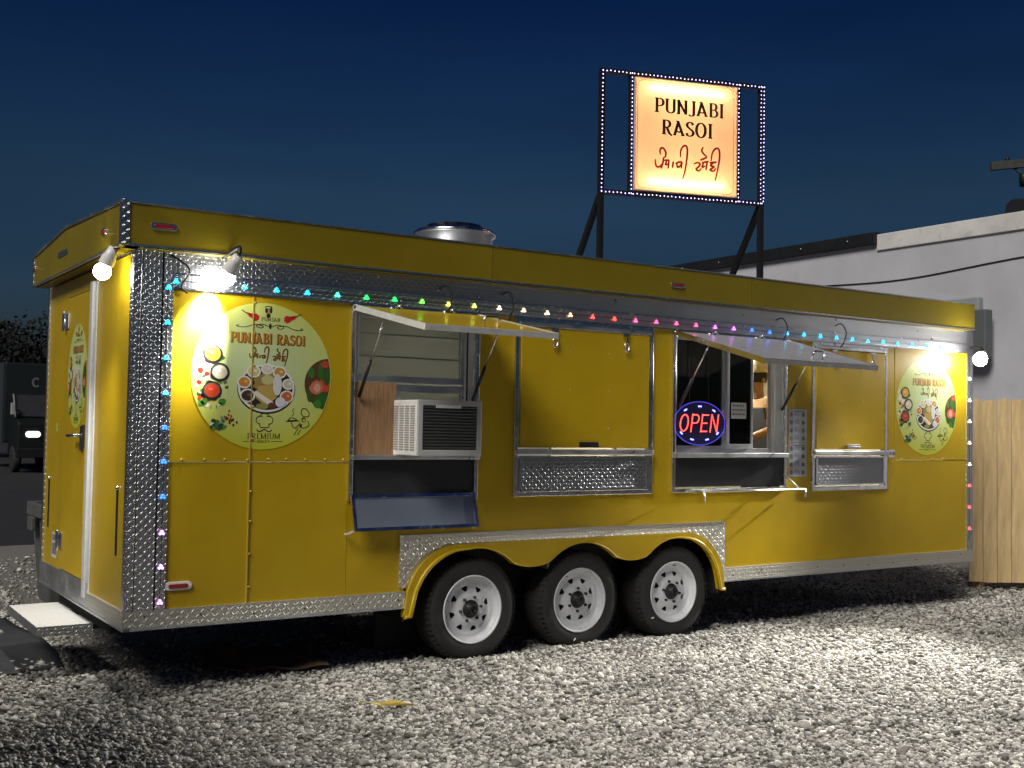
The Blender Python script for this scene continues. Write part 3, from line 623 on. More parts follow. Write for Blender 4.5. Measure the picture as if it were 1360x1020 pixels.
# --- skirts
for a, b in ((-.016, 1.80), (4.66, LX+.014)):
    MB().box(a, b, -.018, .02, .405, .504).build('skirt_plate', TRDS, T)
    MB().box(a, b, -.024, .02, .392, .405).build('skirt_lip', ALU, T)
    bm_ = MB().lathe([(.006,0),(.005,-.004),(.0003,-.005)], (0,0,0), 'y', 6).mesh('screw', DKG)
    k = a+.12
    while k < b: inst('skirt_screw', bm_, (k, -.018, .455+random.uniform(-.02,.02)), T); k += .33
MB().box(-.018, .02, .002, .885, .405, .502).build('skirt_plate', TRDS, T); MB().box(-.018, .02, .885, 1.70, .40, .56).build('door_sill', ALU, T); MB().box(-.014, .02, 1.70, W+.004, .405, .55).build('skirt_plate', ALU, T)
MB().box(-.024, .02, -.024, W+.004, .392, .405).build('skirt_lip', ALU, T)
# --- wheels, fender
XW = (2.345, 3.265, 4.175); ZW = .342
def lower(x):
    z = max(.33+math.sqrt(max(0, .435**2-(x-c)**2)) for c in XW)
    return z
def fender_curves():
    xs = [1.79+(4.67-1.79)*i/140 for i in range(141)]
    top_, bot = [], []
    for x in xs:
        d = min(x-1.79, 4.67-x); zt = .80 if d > .40 else .36+.44*math.sqrt(max(0, 1-((.40-d)/.40)**2))
        if XW[0]-.2 < x < XW[-1]+.2:
            zb = lower(x); k = min(abs(x-2.805), abs(x-3.72)); zb = max(zb, .615+1.1*k*k) if k < .3 else zb
        else:
            zb = lower(x)
        d2 = d-.05; zb2 = .335 if d2 <= 0 else .335+.425*math.sqrt(max(0, 1-((.40-min(d2,.40))/.40)**2))
        if d < .60: zb = min(max(zb2, lower(x)), zt-.004)
        top_.append((x, zt)); bot.append((x, min(zb, zt-.003)))
    return top_, bot
ft, fb = fender_curves()
MB().strip(ft, fb, 'y', -.034, .02).build('fender', YEL, T)
lip = [(x, z) for x, z in fb]
MB().tube([(x, -.034, z+.003) for x, z in lip][::2], [.016-.011*min(1, max(0, (min(x-1.79, 4.67-x)-.25)/.3)) for x, z in lip][::2], 6).build('fender_lip', YEL, T)
lt = [(1.757, .868)]+[(x, .868) for x, z in ft[1:]]; lb = [(x, max(z, .52)+.002) for x, z in ft]
MB().strip(lt, [(1.757, .53)]+lb[1:], 'y', -.012, .004).build('fender_tread_plate', TRDS, T)
MB().box(4.67, 4.695, -.012, .004, .50, .868).build('fender_tread_plate', TRDS, T)
MB().box(1.75, 4.70, -.018, .0, .868, .874).build('fender_edge', ALU, T)
MB().box(1.80, 4.66, .40, .44, .0+.05, .82).build('wheel_well', CHAS, T)
TY = [(.225,-.105),(.25,-.118),(.30,-.122),(.335,-.112),(.352,-.085),(.358,-.04),(.358,.04),(.352,.085),(.335,.112),(.30,.122),(.25,.118),(.225,.105)]
tyre_me = MB().lathe(TY, (0,0,0), 'y', 56, True, True)
for k in range(56):          # shoulder lugs
    w = 2*PI*k/56; cx, cz = math.cos(w), math.sin(w); tx, tz = -cz, cx
    for s in (-1, 1):
        p = Vector((cx*.3555, s*.088, cz*.3555)); q = Vector((cx*.340, s*.116, cz*.340)); h = Vector((tx, 0, tz))*.011; o_ = Vector((cx, 0, cz))*.006
        tyre_me.add([p-h, p+h, q+h, q-h, p-h+o_, p+h+o_, q+h+o_, q-h+o_], [(0,1,5,4),(1,2,6,5),(2,3,7,6),(3,0,4,7),(4,5,6,7)])
tyre_me = tyre_me.mesh('tyre', RUB)
def rim_mesh():
    b = MB(); seg = 192
    prof = [(.232,-.108),(.236,-.114),(.230,-.119),(.222,-.112),(.214,-.085),(.205,-.07),(.190,-.062),(.182,-.066),(.172,-.060),(.164,-.058),(.156,-.058),(.148,-.059),(.140,-.061),(.132,-.064),(.124,-.067),(.100,-.078),(.092,-.080),(.080,-.081),(.060,-.080)]
    gap = {10: (8,16), 11: (8,16), 12: (9,15), 13: (10,14)}
    n = len(prof); vs = [(r*math.cos(2*PI*k/seg), h, r*math.sin(2*PI*k/seg)) for r, h in prof for k in range(seg)]; fs = []
    for i in range(n-1):
        for k in range(seg):
            if i in gap and gap[i][0] <= k % 24 <= gap[i][1]: continue
            k2 = (k+1) % seg; fs.append((i*seg+k, (i+1)*seg+k, (i+1)*seg+k2, i*seg+k2))
    b.add(vs, fs, True)
    b.lathe([(.218,-.10),(.20,-.02),(.20,.09),(.225,.105)], (0,0,0), 'y', 48)
    return b.mesh('rim', RIM)
rim_me = rim_mesh()
hub_me = MB().lathe([(.062,-.07),(.062,-.086),(.055,-.092),(.040,-.095),(.036,-.125),(.033,-.13),(.022,-.131),(.020,-.12),(.0004,-.12)], (0,0,0), 'y', 24).mesh('hub', DKG)
back_me = MB().lathe([(.19,.0),(.0004,.0)], (0,0,0), 'y', 32).mesh('brake_drum', CHAS)
nut_me = MB().lathe([(.0105,0),(.0105,-.018),(.006,-.022),(.0003,-.022)], (0,0,0), 'y', 6, False).mesh('lug_nut', DKG)
valve_me = MB().tube([(0,0,0),(0,-.03,.012)], .004, 6).mesh('valve', BLK)
weight_me = MB().box(-.012,.012,-.004,.002,-.004,.004).mesh('mark', WBEZ)
for i, x in enumerate(XW):
    wh = inst('wheel', tyre_me, (x, .125, ZW), T, (0, .7*i+.15, 0))
    inst('rim', rim_me, (x, .125, ZW), wh); inst('hub', hub_me, (x, .125, ZW), wh); inst('brake_drum', back_me, (x, .125, ZW), wh)
    for k in range(6):
        w = 2*PI*k/6+.3; inst('lug_nut', nut_me, (x+.083*math.cos(w), .047, ZW+.083*math.sin(w)), wh)
    inst('valve_stem', valve_me, (x-.2, .06, ZW+.03), wh)
    if i: w = -.9; inst('tyre_mark', weight_me, (x+.285*math.cos(w), .125-.1215, ZW+.285*math.sin(w)), wh, (0, .9+.6, 0))
    MB().tube([(x, .2, ZW), (x, 2.2, ZW)], .045, 10).build('axle', CHAS, T)
    inst('wheel', tyre_me, (x, W-.125, ZW), T, (0, 0, PI))
# --- roof vent
v = MB(); v.lathe([(.30,2.90),(.30,3.085),(.325,3.09),(.33,3.115),(.29,3.14),(.22,3.15),(.22,3.175),(.0005,3.18)], (2.72, 1.0, 0), 'z', 40); v.build('roof_vent', CHR, T)
# --- hatch frames
def frame(x0, x1, z0, z1, w=.035, y0=-.022, y1=.03, name='hatch_frame', m=CHR):
    return MB().panel(x0, x1, z0, z1, [(x0+w, x1-w, z0+w, z1-w)], y0, y1).build(name, m, T, .004)
def latch(x, z, par):
    b = MB(); b.box(x-.03, x+.03, -.045, -.03, z, z+.018).box(x-.006, x+.006, -.05, -.036, z-.05, z); b.tube(arc3(x, -.045, z-.085, .022, .035), .006, 6); b.build('latch', CHR, par)
def arc3(x, y, z, rx, rz): return [(x+rx*math.cos(a*PI/8), y, z+rz*math.sin(a*PI/8)) for a in range(17)]
SCR = MB().lathe([(.006,0),(.004,-.003),(.0003,-.0035)], (0,0,0), 'y', 6).mesh('screw', BOLT)
for k in (2, 4):
    x0, x1, z0, z1 = WIN[k]; fr_ = frame(x0-.012, x1+.012, z0-.01, z1+.005)
    hp = MB().box(x0+.035, x1-.035, -.026, .02, 1.458, 2.318).build('closed_hatch', YEL, fr_, .003)
    MB().box(x0+.02, x1-.02, -.034, .02, 2.322, 2.352).build('top_hinge_rail', ALU, fr_, .004)
    MB().box(x0+.0, x1-.0, -.05, .02, 1.405, 1.445).build('shelf_ledge', ALU, fr_, .006)
    MB().box(x0+.035, x1-.035, -.022, .02, 1.155, 1.385).build('folded_shelf', TRDD, fr_)
    for a in (x0+.03, x1-.05): MB().box(a, a+.02, -.03, -.02, 1.15, 1.39).build('shelf_edge', CHR, fr_)
    MB().box(x0+.03, x1-.03, -.03, -.018, 1.385, 1.397).build('shelf_edge', CHR, fr_); MB().box(x0+.03, x1-.03, -.03, -.018, 1.147, 1.157).build('shelf_edge', CHR, fr_)
    xc = x0+.51*(x1-x0)
    MB().box(xc-.085, xc+.085, -.045, -.026, 1.462, 1.50).box(xc-.075, xc+.075, -.06, -.045, 1.474, 1.484).build('pull_handle', DKG if k == 2 else CHR, fr_, .004)
    for u in (.25, .78): latch(x0+u*(x1-x0), 2.30, fr_)
    for u in (.37, .66):
        for zz in (1.60, 1.88, 2.16): inst('hatch_screw', SCR, (x0+u*(x1-x0), -.026, zz), fr_)
# --- raised hatches
def raised(x0, x1, k):
    a = Vector((0, -.02, 2.355)); b = Vector((0, -.955, 2.168 if k == 1 else 2.10)); d = (b-a).normalized(); n = Vector((0, -d.z, d.y)); n = n if n.z > 0 else -n
    def sl(u0, u1, x_0, x_1, t0, t1):
        Lh = (b-a).length; p, q_ = a+d*(u0*Lh), a+d*(u1*Lh)
        vs = []
        for x in (x_0, x_1):
            for pt in (p, q_):
                for t in (t0, t1): vs.append((x, (pt+n*t).y, (pt+n*t).z))
        return MB().add(vs, [(0,1,3,2),(4,6,7,5),(0,4,5,1),(2,3,7,6),(0,2,6,4),(1,5,7,3)])
    h = sl(0, 1, x0+.012, x1-.012, -.010, .016).build('raised_hatch', YEL if k == 1 else mat('led_reflection_hatch', (.55,.56,.62), .32, .35, var=.08, rvar=.06), T)  # serving hatch: silver-blue colour paints in LED reflections over its yellow
    bb = sl(-.01, 1.006, x0, x0+.012, -.016, .022); o = MB()
    for s in (bb, sl(-.01, 1.006, x1-.012, x1, -.016, .022), sl(.99, 1.008, x0+.012, x1-.012, -.015, .021)): o.add(s.v, s.f)
    o.build('hatch_edge', WALU if k == 1 else CHR, h)
    sl(.02, .98, x0+.02, x1-.02, -.014, -.0105).build('hatch_lining', GREYP, h)
    p = a+d*.88*(b-a).length+n*.016; xc = x0+.55*(x1-x0)
    hb = [(xc-.06, p.y, p.z), (xc-.055, p.y+n.y*.05, p.z+n.z*.05), (xc-.035, p.y+n.y*.062, p.z+n.z*.062), (xc+.035, p.y+n.y*.062, p.z+n.z*.062), (xc+.055, p.y+n.y*.05, p.z+n.z*.05), (xc+.06, p.y, p.z)]
    MB().tube(hb, .008, 8).build('pull_handle', CHR, h)
    pp = a+d*.22*(b-a).length-n*.016
    for x in (x0+.045, x1-.045):
        e = Vector((x, -.018, 1.78)); s = Vector((x, pp.y-.14, pp.z-.02)); mid = s+(e-s)*.55
        MB().tube([s, mid], .006, 8).build('gas_strut', CHR, h); MB().tube([mid, e], .012, 8).build('gas_strut', BLK, h)
    MB().box(x0+.0, x1-.0, -.04, -.005, 2.345, 2.372).build('top_hinge_rail', ALU, h, .004)
    for u in (.3, .72):
        x = x0+u*(x1-x0); MB().box(x-.03, x+.03, -.05, -.03, 2.36, 2.382).tube([(x,-.045,2.37),(x+.01,-.075,2.385),(x+.03,-.08,2.365)], .006, 6).build('latch', CHR, h)
    return h
raised(1.39, 2.34, 1); raised(4.135, 5.37, 3)
for x in (2.02, 2.52, 5.25, 5.98): MB().tube(smooth([(x,-.012,2.53),(x+.03,-.06,2.545),(x+.055,-.09,2.47),(x+.045,-.07,2.38),(x+.03,-.045,2.34)], 5), .006, 6).build('hatch_hook', BLK, T)
# --- hatch opening 1: window with plywood and a machine set in it
x0, x1, z0, z1 = WIN[1]
f1 = frame(x0-.012, x1+.012, 1.105, z1+.005, .03)
BLI = mat('pale_blind', (.60,.60,.55), .6, var=.12, vscale=2.5)
_n = BLI.node_tree; _t = _n.nodes.new('ShaderNodeBsdfTranslucent'); _t.inputs[0].default_value = (.5,.5,.45,1); _m = _n.nodes.new('ShaderNodeMixShader'); _m.inputs[0].default_value = .5
_n.links.new(_n.nodes['Principled BSDF'].outputs[0], _m.inputs[1]); _n.links.new(_t.outputs[0], _m.inputs[2]); _n.links.new(_m.outputs[0], _n.nodes['Material Output'].inputs[0])
_l = MB().box(1.5, 2.3, .75, .85, 2.455, 2.479).build('ceiling_light', emis('lit_rear_tube', (1,.95,.84), 3.0), T)
_d = bpy.data.lights.new('ceiling_light_glow', 'AREA'); _d.shape = 'RECTANGLE'; _d.size = .8; _d.size_y = .1; _d.energy = 30; _d.color = (1,.95,.84); _o = bpy.data.objects.new('ceiling_light_glow', _d); COL.objects.link(_o); place(_o, (1.9, .8, 2.45), _l)
MB().box(x0+.02, x1-.02, .07, .075, 1.40, 2.36).build('blind', BLI, f1)
for zz in (2.05, 2.2): MB().box(x0+.02, x1-.02, .064, .07, zz, zz+.008).build('blind_rail', GREYP, f1)
MB().panel(x0+.02, x1-.10, 1.88, 2.33, [(x0+.05, x1-.13, 1.925, 2.30)], .0, .03).build('window_frame', ALU, f1, .003)
MB().box(x0+.05, x1-.13, .012, .018, 1.925, 2.30).build('pane', GLS, f1)
MB().box(x1-.10, x1-.03, -.004, .03, 1.41, 2.34).build('mullion', WALU, f1, .003); MB().box(x1-.085, x1-.078, -.012, -.004, 1.41, 2.34).build('window_track', BLK, f1)
MB().panel(x0+.33, x1-.10, 1.405, 1.87, [(x0+.36, x1-.12, 1.44, 1.82)], .0, .03).build('window_frame', ALU, f1, .003)
MB().box(x0+.36, x1-.12, .012, .018, 1.44, 1.82).build('pane', GLS, f1)
MB().box(x0+.022, x0+.328, .0, .02, 1.405, 1.878).build('plywood_board', WOOD, f1, .002)
MB().box(x0-.005, x1+.005, -.06, .03, 1.375, 1.405).build('sill', ALU, f1, .005)
MB().box(x0+.018, x1-.02, -.008, .02, 1.135, 1.375).build('smoked_panel', PLEX, f1)
ff = MB(); tilt = .05
def flap(u0, u1, w0, w1, t0, t1):
    vs = []
    for x in (u0, u1):
        for z in (w0, w1):
            yy = -.03-(1.14-z)*.28
            for t in (t0, t1): vs.append((x, yy-t, z))
    return MB().add(vs, [(0,1,3,2),(4,6,7,5),(0,4,5,1),(2,3,7,6),(0,2,6,4),(1,5,7,3)])
fl = flap(x0+.0, x1-.03, .93, 1.142, .0, .012).build('drop_shelf', mat('blue_grey_steel', (.27,.31,.39), .34, .6, var=.12, vscale=1.6, rvar=.05), f1)
o = MB()
for s in (flap(x0-.004, x0+.014, .92, 1.15, -.004, .02), flap(x1-.045, x1-.026, .92, 1.15, -.004, .02), flap(x0+.014, x1-.045, 1.13, 1.15, -.004, .02), flap(x0+.014, x1-.045, .92, .942, -.004, .02)): o.add(s.v, s.f)
o.build('shelf_rim', CHR, fl)
MB().bar((x0-.03,-.07,.905),(x0+.02,-.085,.93),.012).bar((x0-.03,-.07,.905),(x0-.03,-.02,.90),.012).build('shelf_bracket', WALU, fl); MB().bar((x1-.06,-.085,.925),(x1-.02,-.02,.905),.012).build('shelf_bracket', WALU, fl)
# --- hatch opening 3: the serving window
x0, x1, z0, z1 = WIN[3]
f3 = frame(x0-.012, x1+.012, z0-.012, z1+.005, .03)
MB().panel(x0+.02, 5.212, 1.425, 2.335, [(x0+.045, 4.66, 1.48, 2.31), (4.715, 5.20, 1.46, 2.32)], .0, .03).build('window_frame', ALU, f3, .003)
MB().box(x0+.045, 4.66, .010, .016, 1.48, 2.31).build('pane', GLSD, f3)
MB().panel(4.69, 4.985, 1.455, 2.325, [(4.72, 4.96, 1.495, 2.29)], -.022, .0).build('sliding_sash', ALU, f3, .003)
MB().box(4.72, 4.96, -.014, -.009, 1.495, 2.29).build('pane', GLSD, f3)
MB().box(5.213, 5.25, -.004, .04, 1.42, 2.34).build('mullion', WALU, f3, .003); MB().box(5.262, 5.345, -.004, .04, 1.42, 2.34).build('mullion', WALU, f3, .003)
MB().box(x0-.0, x1+.0, -.06, .03, 1.385, 1.425).build('sill', ALU, f3, .006)
MB().box(x0+.018, x1-.02, -.008, .02, 1.155, 1.385).build('smoked_panel', PLEX, f3)
MB().tube([(4.36,-.03,1.125),(4.36,-.12,1.125),(5.50,-.12,1.125),(5.50,-.03,1.13)], .009, 8).tube([(4.36,-.12,1.12),(4.37,-.12,1.04)], .008, 6).tube([(5.50,-.12,1.12),(5.50,-.12,1.06)], .008, 6).tube([(5.35,-.02,1.25),(5.42,-.12,1.135)], .007, 6).build('shelf_rail', ALU, f3)
# curtain inside behind the left panes
cv = []; n = 40
for i in range(n+1):
    x = x0+.03+(4.90-x0-.03)*i/n; yy = .14+.018*math.sin(i*1.3)
    cv.append((x, yy))
sg_ = MB(); vs = []
for x, yy in cv:
    xx = x-(.05*math.exp(-((x-4.88)/.08)**2)); vs += [(x, yy, 2.34), (xx, yy, 1.9), (x, yy, 1.42)]
sg_.add(vs, [f for i in range(n) for f in ((3*i, 3*i+3, 3*i+4, 3*i+1), (3*i+1, 3*i+4, 3*i+5, 3*i+2))], True); sg_.build('curtain', SHADE, f3)
# note taped on the sliding pane
pr = Print(); pr.rect(0, .17, 0, .13, (.55,.55,.56), 0)
for j in range(3):
    x = .015
    while x < .14: w = random.uniform(.012,.03); pr.rect(x, min(x+w,.155), .10-j*.035, .112-j*.035, (.05,.05,.06), 1); x += w+.009
inst('taped_note', pr.mesh('taped_note', lambda u, v, h: (u, -h, v), INK), (4.745, -.0145, 1.70), f3)
# interior seen through the serving hatch
MB().box(.06, LX-.06, W-.06, W-.035, .54, 2.50).build('inner_wall', INT, T); MB().box(.06, LX-.06, .05, W-.06, 2.48, 2.50).build('inner_ceiling', INT, T); MB().box(7.6, 7.62, .06, W-.07, .54, 2.47).build('inner_wall', INT, T)
MB().box(3.0, 3.02, .06, W-.07, .54, 2.47).build('inner_wall', GREYP, T)
MB().box(5.4, 7.4, 1.75, 2.28, .54, 1.45).build('inner_counter', ALU, T, .01)
MB().box(5.55, 6.0, 2.1, 2.3, 1.95, 2.05).box(5.6, 5.9, 2.05, 2.3, 2.12, 2.3).build('wall_shelf', DKG, T)
il = MB().box(5.2, 6.4, 1.0, 1.2, 2.455, 2.479).build('ceiling_light', emis('lit_ceiling_tube', (1,.93,.74), 4.0), T)
ld = bpy.data.lights.new('ceiling_light_glow', 'AREA'); ld.shape = 'RECTANGLE'; ld.size = 1.2; ld.size_y = .2; ld.energy = 85; ld.color = (1,.93,.76); lo = bpy.data.objects.new('ceiling_light_glow', ld); COL.objects.link(lo); place(lo, (5.8, 1.1, 2.45), il)

# --- rear door, trim and fittings
dr = MB().box(-.018, .02, 1.04, 1.685, .565, 2.45).build('door', YEL, T, .004)
MB().box(-.004, .03, .872, 1.698, .56, 2.46).build('door_jamb', DKG, T)
MB().box(-.030, .0, .905, .975, .46, 2.50).build('door_edge_trim', WALU, T, .006); MB().box(-.012, .0, .976, 1.035, .56, 2.46).build('door_seal', BLK, T)
MB().box(-.012, .0, .86, .885, .50, 2.50).build('door_edge_trim', WALU, T, .004)
for z in (2.29, .76):
    hg = MB(); hg.box(-.030, -.018, 1.60, 1.69, z-.055, z+.055).box(-.030, -.002, 1.70, 1.79, z-.055, z+.055).tube([(-.032,1.695,z-.07),(-.032,1.695,z+.07)], .014, 10); hg.build('hinge', CHR, dr, .003)
hd = MB(); hd.box(-.032, -.018, 1.06, 1.13, 1.40, 1.56).tube([(-.03,1.10,1.50),(-.075,1.10,1.50),(-.08,1.15,1.495),(-.078,1.27,1.495)], .012, 8); hd.build('door_handle', CHR, dr)
MB().box(-.035, -.018, 1.045, 1.075, 1.42, 1.57).build('door_lock', BLK, dr, .004)
for y, z0_, z1_ in ((.245, .80, 1.19), (2.185, .81, 1.16)):
    s_ = MB(); s_.prism([(y-.016,z0_),(y+.016,z0_),(y+.016,z1_),(y-.016,z1_)], 'x', -.006, .004); s_.build('lamp_slot', BLK, T, .003)
    MB().lathe([(.014,0),(.012,-.012),(.0004,-.014)], (-.004, y-.012, z1_+.012), 'x', 10).build('slot_lamp', CHR, T)
pr = Print(); pr.rect(-.08, .08, -.06, .06, (.62,.62,.64), 0)
for j, (yy, hh) in enumerate(((.02,.03), (-.045,.055))):
    x = -.065
    while x < .05: w = random.uniform(.012,.022); pr.rect(x, x+w, yy, yy+hh, (.12,.10,.12), 1); x += w+.006
inst('plate_sticker', pr.mesh('plate_sticker', lambda u, v, h: (-h, -u, v*1.5), INK), (-.001, 1.95, .70), T)
pr = Print(); pr.rect(-.022, .022, -.03, .03, (.45,.62,.12), 0); inst('small_sticker', pr.mesh('small_sticker', lambda u, v, h: (-h, -u, v), INK), (-.001, 1.98, 1.545), T)
# --- fold-out step below the door
sp = MB().box(-.33, -.005, .76, 1.74, .285, .322).build('step', TRDT, T, .004)
MB().box(-.335, -.33, .755, 1.745, .270, .325).build('step_edge', ALU, sp); MB().box(-.335, -.0, .745, .76, .268, .324).build('step_edge', TRD, sp)
for y in (.95, 1.55): MB().bar((-.25, y, .27), (.12, y, .27), .03).bar((.105, y, .285), (.105, y, .445), .03).build('step_arm', DKG, sp)
# --- marker lamps
def marker(x, z, w, h, y, side='y', bez=CHR):
    b = MB().prism(oval(x, z, w, h), side, y-.012, y+.004).build('marker_lamp', bez, T, .003); MB().prism(oval(x, z, w*.72, h*.5), side, y-.018, y-.011).build('lens', REDL, b, .003)
marker(.125, 2.725, .155, .042, -.107); marker(4.07, 2.715, .14, .038, -.107); marker(.297, .634, .165, .050, -.001, 'y', WBEZ)
marker(.30, 2.725, .09, .04, -.107, 'x'); marker(2.40, 2.735, .08, .04, -.107, 'x')
MB().prism(oval(1.45, 2.735, .30, .045), 'x', -.111, -.09).build('marker_lamp', mat('green_smoked_lens', (.05,.07,.04), .2), T, .003)

# --- printed round pictures
DBG = bpy.data.materials.new('decal_vinyl'); DBG.use_nodes = True
def _decal_mat():
    nt = DBG.node_tree; N = nt.nodes; p = N['Principled BSDF']; p.inputs['Roughness'].default_value = .3; tc = N.new('ShaderNodeTexCoord'); mp = N.new('ShaderNodeMapping'); mp.inputs['Location'].default_value = (.0, 0, -.1)
    mp.inputs['Scale'].default_value = (1.25, 1, 1.6); nt.links.new(tc.outputs['Object'], mp.inputs[0]); gr = N.new('ShaderNodeTexGradient'); gr.gradient_type = 'SPHERICAL'; nt.links.new(mp.outputs[0], gr.inputs[0])
    rp = N.new('ShaderNodeValToRGB'); rp.color_ramp.elements[0].position = .2; rp.color_ramp.elements[0].color = (.50,.52,.035,1); rp.color_ramp.elements[1].position = 1; rp.color_ramp.elements[1].color = (.55,.68,.42,1)
    nt.links.new(gr.outputs[0], rp.inputs[0]); nt.links.new(rp.outputs[0], p.inputs['Base Color'])
_decal_mat()
def decal_art():
    pr = Print(); bk = (.02,.018,.015); grn = (.05,.18,.02); red = (.45,.02,.015); wh = (.72,.72,.68)
    rs = random.Random(3)
    # logo
    pr.disc(.05,.885,.035,.05,(.35,.22,.1),0); pr.disc(.02,.90,.02,.035,bk,1); pr.disc(.085,.905,.02,.04,bk,1); pr.disc(.05,.83,.03,.03,bk,1); pr.stroke(arc(.05,.94,.05,.02,0,180),.012,bk,1)
    for sx, cx in ((-1,-.13), (1,.33)):
        pr.disc(cx,.795,.055,.05,red,0,14,.2); pr.poly([(cx+sx*.02,.84),(cx+sx*.18,.865),(cx+sx*.04,.79)],red,1); pr.poly([(cx+sx*.02,.81),(cx+sx*.13,.82),(cx+sx*.03,.77)],red,2); pr.stroke([(cx+sx*.06,.82),(cx+sx*.14,.85),(cx+sx*.2,.885)],.01,bk,2)
    ws = 'PUNJAB'; text(pr, ws, -.05, .755, .05, .27, (.10,.12,.02), 1, nib=(.12,.2))
    for sx in (-1, 1):
        pr.stroke(smooth([(.08+sx*.02,.68),(.08+sx*.12,.71),(.08+sx*.2,.68),(.08+sx*.14,.655),(.08+sx*.1,.68),(.08+sx*.22,.70),(.08+sx*.34,.66),(.08+sx*.44,.655),(.08+sx*.48,.67),(.08+sx*.44,.68)],5),.011,bk,0)
    pr.disc(.08,.685,.018,.04,bk,1)
    text(pr, 'PUNJABI RASOI', -.47, .44, .135, 1.07, (.22,.075,.012), 1, nib=(.13,.27)); text(pr, 'PUNJABI RASOI', -.478, .448, .135, 1.07, (.50,.24,.03), 2, nib=(.07,.15))
    gurmukhi(pr, lambda x, y: (-.21+(x-195)/490*.55, .40-(y-565)/265*.25), .022, (.20,.09,.012), 1)
    # thali plate
    pr.disc(.05,-.18,.415,.335,bk,0,40); pr.disc(.05,-.165,.405,.325,wh,1,40); pr.disc(.05,-.16,.375,.298,(.025,.022,.02),2,40)
    pr.disc(.06,-.10,.20,.16,(.30,.20,.06),3,20,.25); pr.poly([(-.08,-.14),(.12,-.11),(.2,-.28),(.05,-.42),(-.1,-.30)],(.45,.32,.08),4)
    for cx, cy, rx, c in ((-.14,.06,.1,(.55,.5,.25)),(.05,.1,.09,(.62,.58,.5)),(.23,.06,.1,(.5,.28,.06)),(-.27,-.09,.1,(.52,.22,.04)),(.36,-.1,.09,(.5,.5,.38)),(-.22,-.27,.11,(.05,.03,.02)),(.34,-.27,.1,(.5,.12,.04))):
        pr.disc(cx,cy,rx,rx*.85,wh,4,18); pr.disc(cx,cy,rx*.78,rx*.66,c,5,16,.1); pr.disc(cx+.02,cy+.01,rx*.25,rx*.2,tuple(min(.7,k*1.7+.05) for k in c),6,8)
    pr.disc(.20,-.11,.065,.15,(.62,.62,.62),6,18); pr.disc(.06,-.05,.09,.07,(.5,.46,.2),6,16,.1); pr.poly([(-.15,-.24),(-.1,-.2),(.16,-.36),(.12,-.42)],(.7,.66,.58),7); pr.disc(.13,-.40,.06,.045,(.12,.04,.03),8); pr.disc(.25,-.35,.075,.07,(.60,.62,.66),7,16); pr.disc(-.01,-.41,.09,.04,(.25,.26,.06),6)
    # bowls with vegetables at the side
    for k in range(90):
        cx, cy = -.72+rs.uniform(-.19,.15), .0+rs.uniform(-.42,.30); s = rs.uniform(.022,.05)
        if math.hypot(cx, cy) > .95: continue
        pr.disc(cx, cy, s, s*rs.uniform(.6,1), rs.choice([(.06,.22,.02),(.10,.30,.03),red,(.5,.05,.02),wh,(.6,.6,.45),(.04,.12,.02)]), k % 3, 9, .2)
    for k in range(16):
        an = rs.uniform(0, 6.28); cx, cy = -.70+.17*math.cos(an), -.22+.2*math.sin(an); pr.stroke([(cx,cy),(cx+.05*math.cos(an),cy+.05*math.sin(an))],.01,(.03,.08,.02),1)
    for cx, cy, c in ((-.71,.27,(.60,.33,.02)),(-.61,.03,(.60,.55,.40)),(-.71,-.22,(.48,.05,.015))):
        pr.disc(cx,cy,.135,.125,bk,4,22); pr.disc(cx,cy+.005,.112,.103,(.10,.09,.08),5,22); pr.disc(cx,cy,.10,.09,c,6,20,.06); pr.disc(cx-.02,cy+.02,.035,.02,tuple(min(.75,k*1.5+.05) for k in c),7,9)
    # vegetable picture at the other edge, cut by the disc's rim
    ccx, ccy, cr0 = .96, -.08, .36; out = []
    for k in range(41):
        a = R(60+k*240/40); x, y = ccx+cr0*math.cos(a), ccy+cr0*math.sin(a)
        if math.hypot(x, y) < .985: out.append((x, y))
    a0, a1 = math.atan2(out[-1][1], out[-1][0]), math.atan2(out[0][1], out[0][0])
    out += [(.985*math.cos(a0+(a1-a0)*i/10), .985*math.sin(a0+(a1-a0)*i/10)) for i in range(11)]
    pr.poly(out, (.10,.045,.02), 0)
    def cl(pts): return [(x, y) if math.hypot(x, y) < .98 else (x*.98/math.hypot(x, y), y*.98/math.hypot(x, y)) for x, y in pts]
    for (cx, cy, rx, ry, c, l) in ((.90,-.1,.12,.09,(.5,.07,.03),1),(.78,-.13,.1,.1,(.55,.16,.10),2),(.79,-.13,.05,.06,(.6,.35,.22),3),(.93,.02,.05,.12,(.03,.1,.02),2),(.84,.1,.045,.13,(.04,.13,.02),1),(.70,.07,.05,.07,(.05,.16,.03),1),(.86,-.30,.11,.1,(.025,.12,.015),2),(.80,-.36,.06,.06,(.05,.2,.03),3),(.68,-.24,.04,.1,(.04,.1,.02),1),(.9,.2,.06,.05,(.45,.06,.03),2)):
        pr.poly(cl([(cx+rx*(1+.12*math.sin(k*5))*math.cos(2*PI*k/16), cy+ry*(1+.12*math.cos(k*3))*math.sin(2*PI*k/16)) for k in range(16)]), c, l)
    # salad
    pr.disc(-.66,-.69,.07,.05,wh,0,14); 
    for k in range(26): pr.disc(-.60+rs.gauss(0,.055),-.66+rs.gauss(0,.05),rs.uniform(.015,.04),rs.uniform(.012,.03),rs.choice([(.05,.16,.02),(.12,.28,.05),(.03,.08,.03),(.2,.3,.2),(.02,.05,.02)]),k % 4+1,8,.2)
    for k in range(14): pr.disc(-.45+rs.gauss(0,.05),-.57+rs.gauss(0,.08),.014,.02,rs.choice([red,bk,(.25,.1,.03)]),1,8)
    # cook's hat and words
    lw = .012
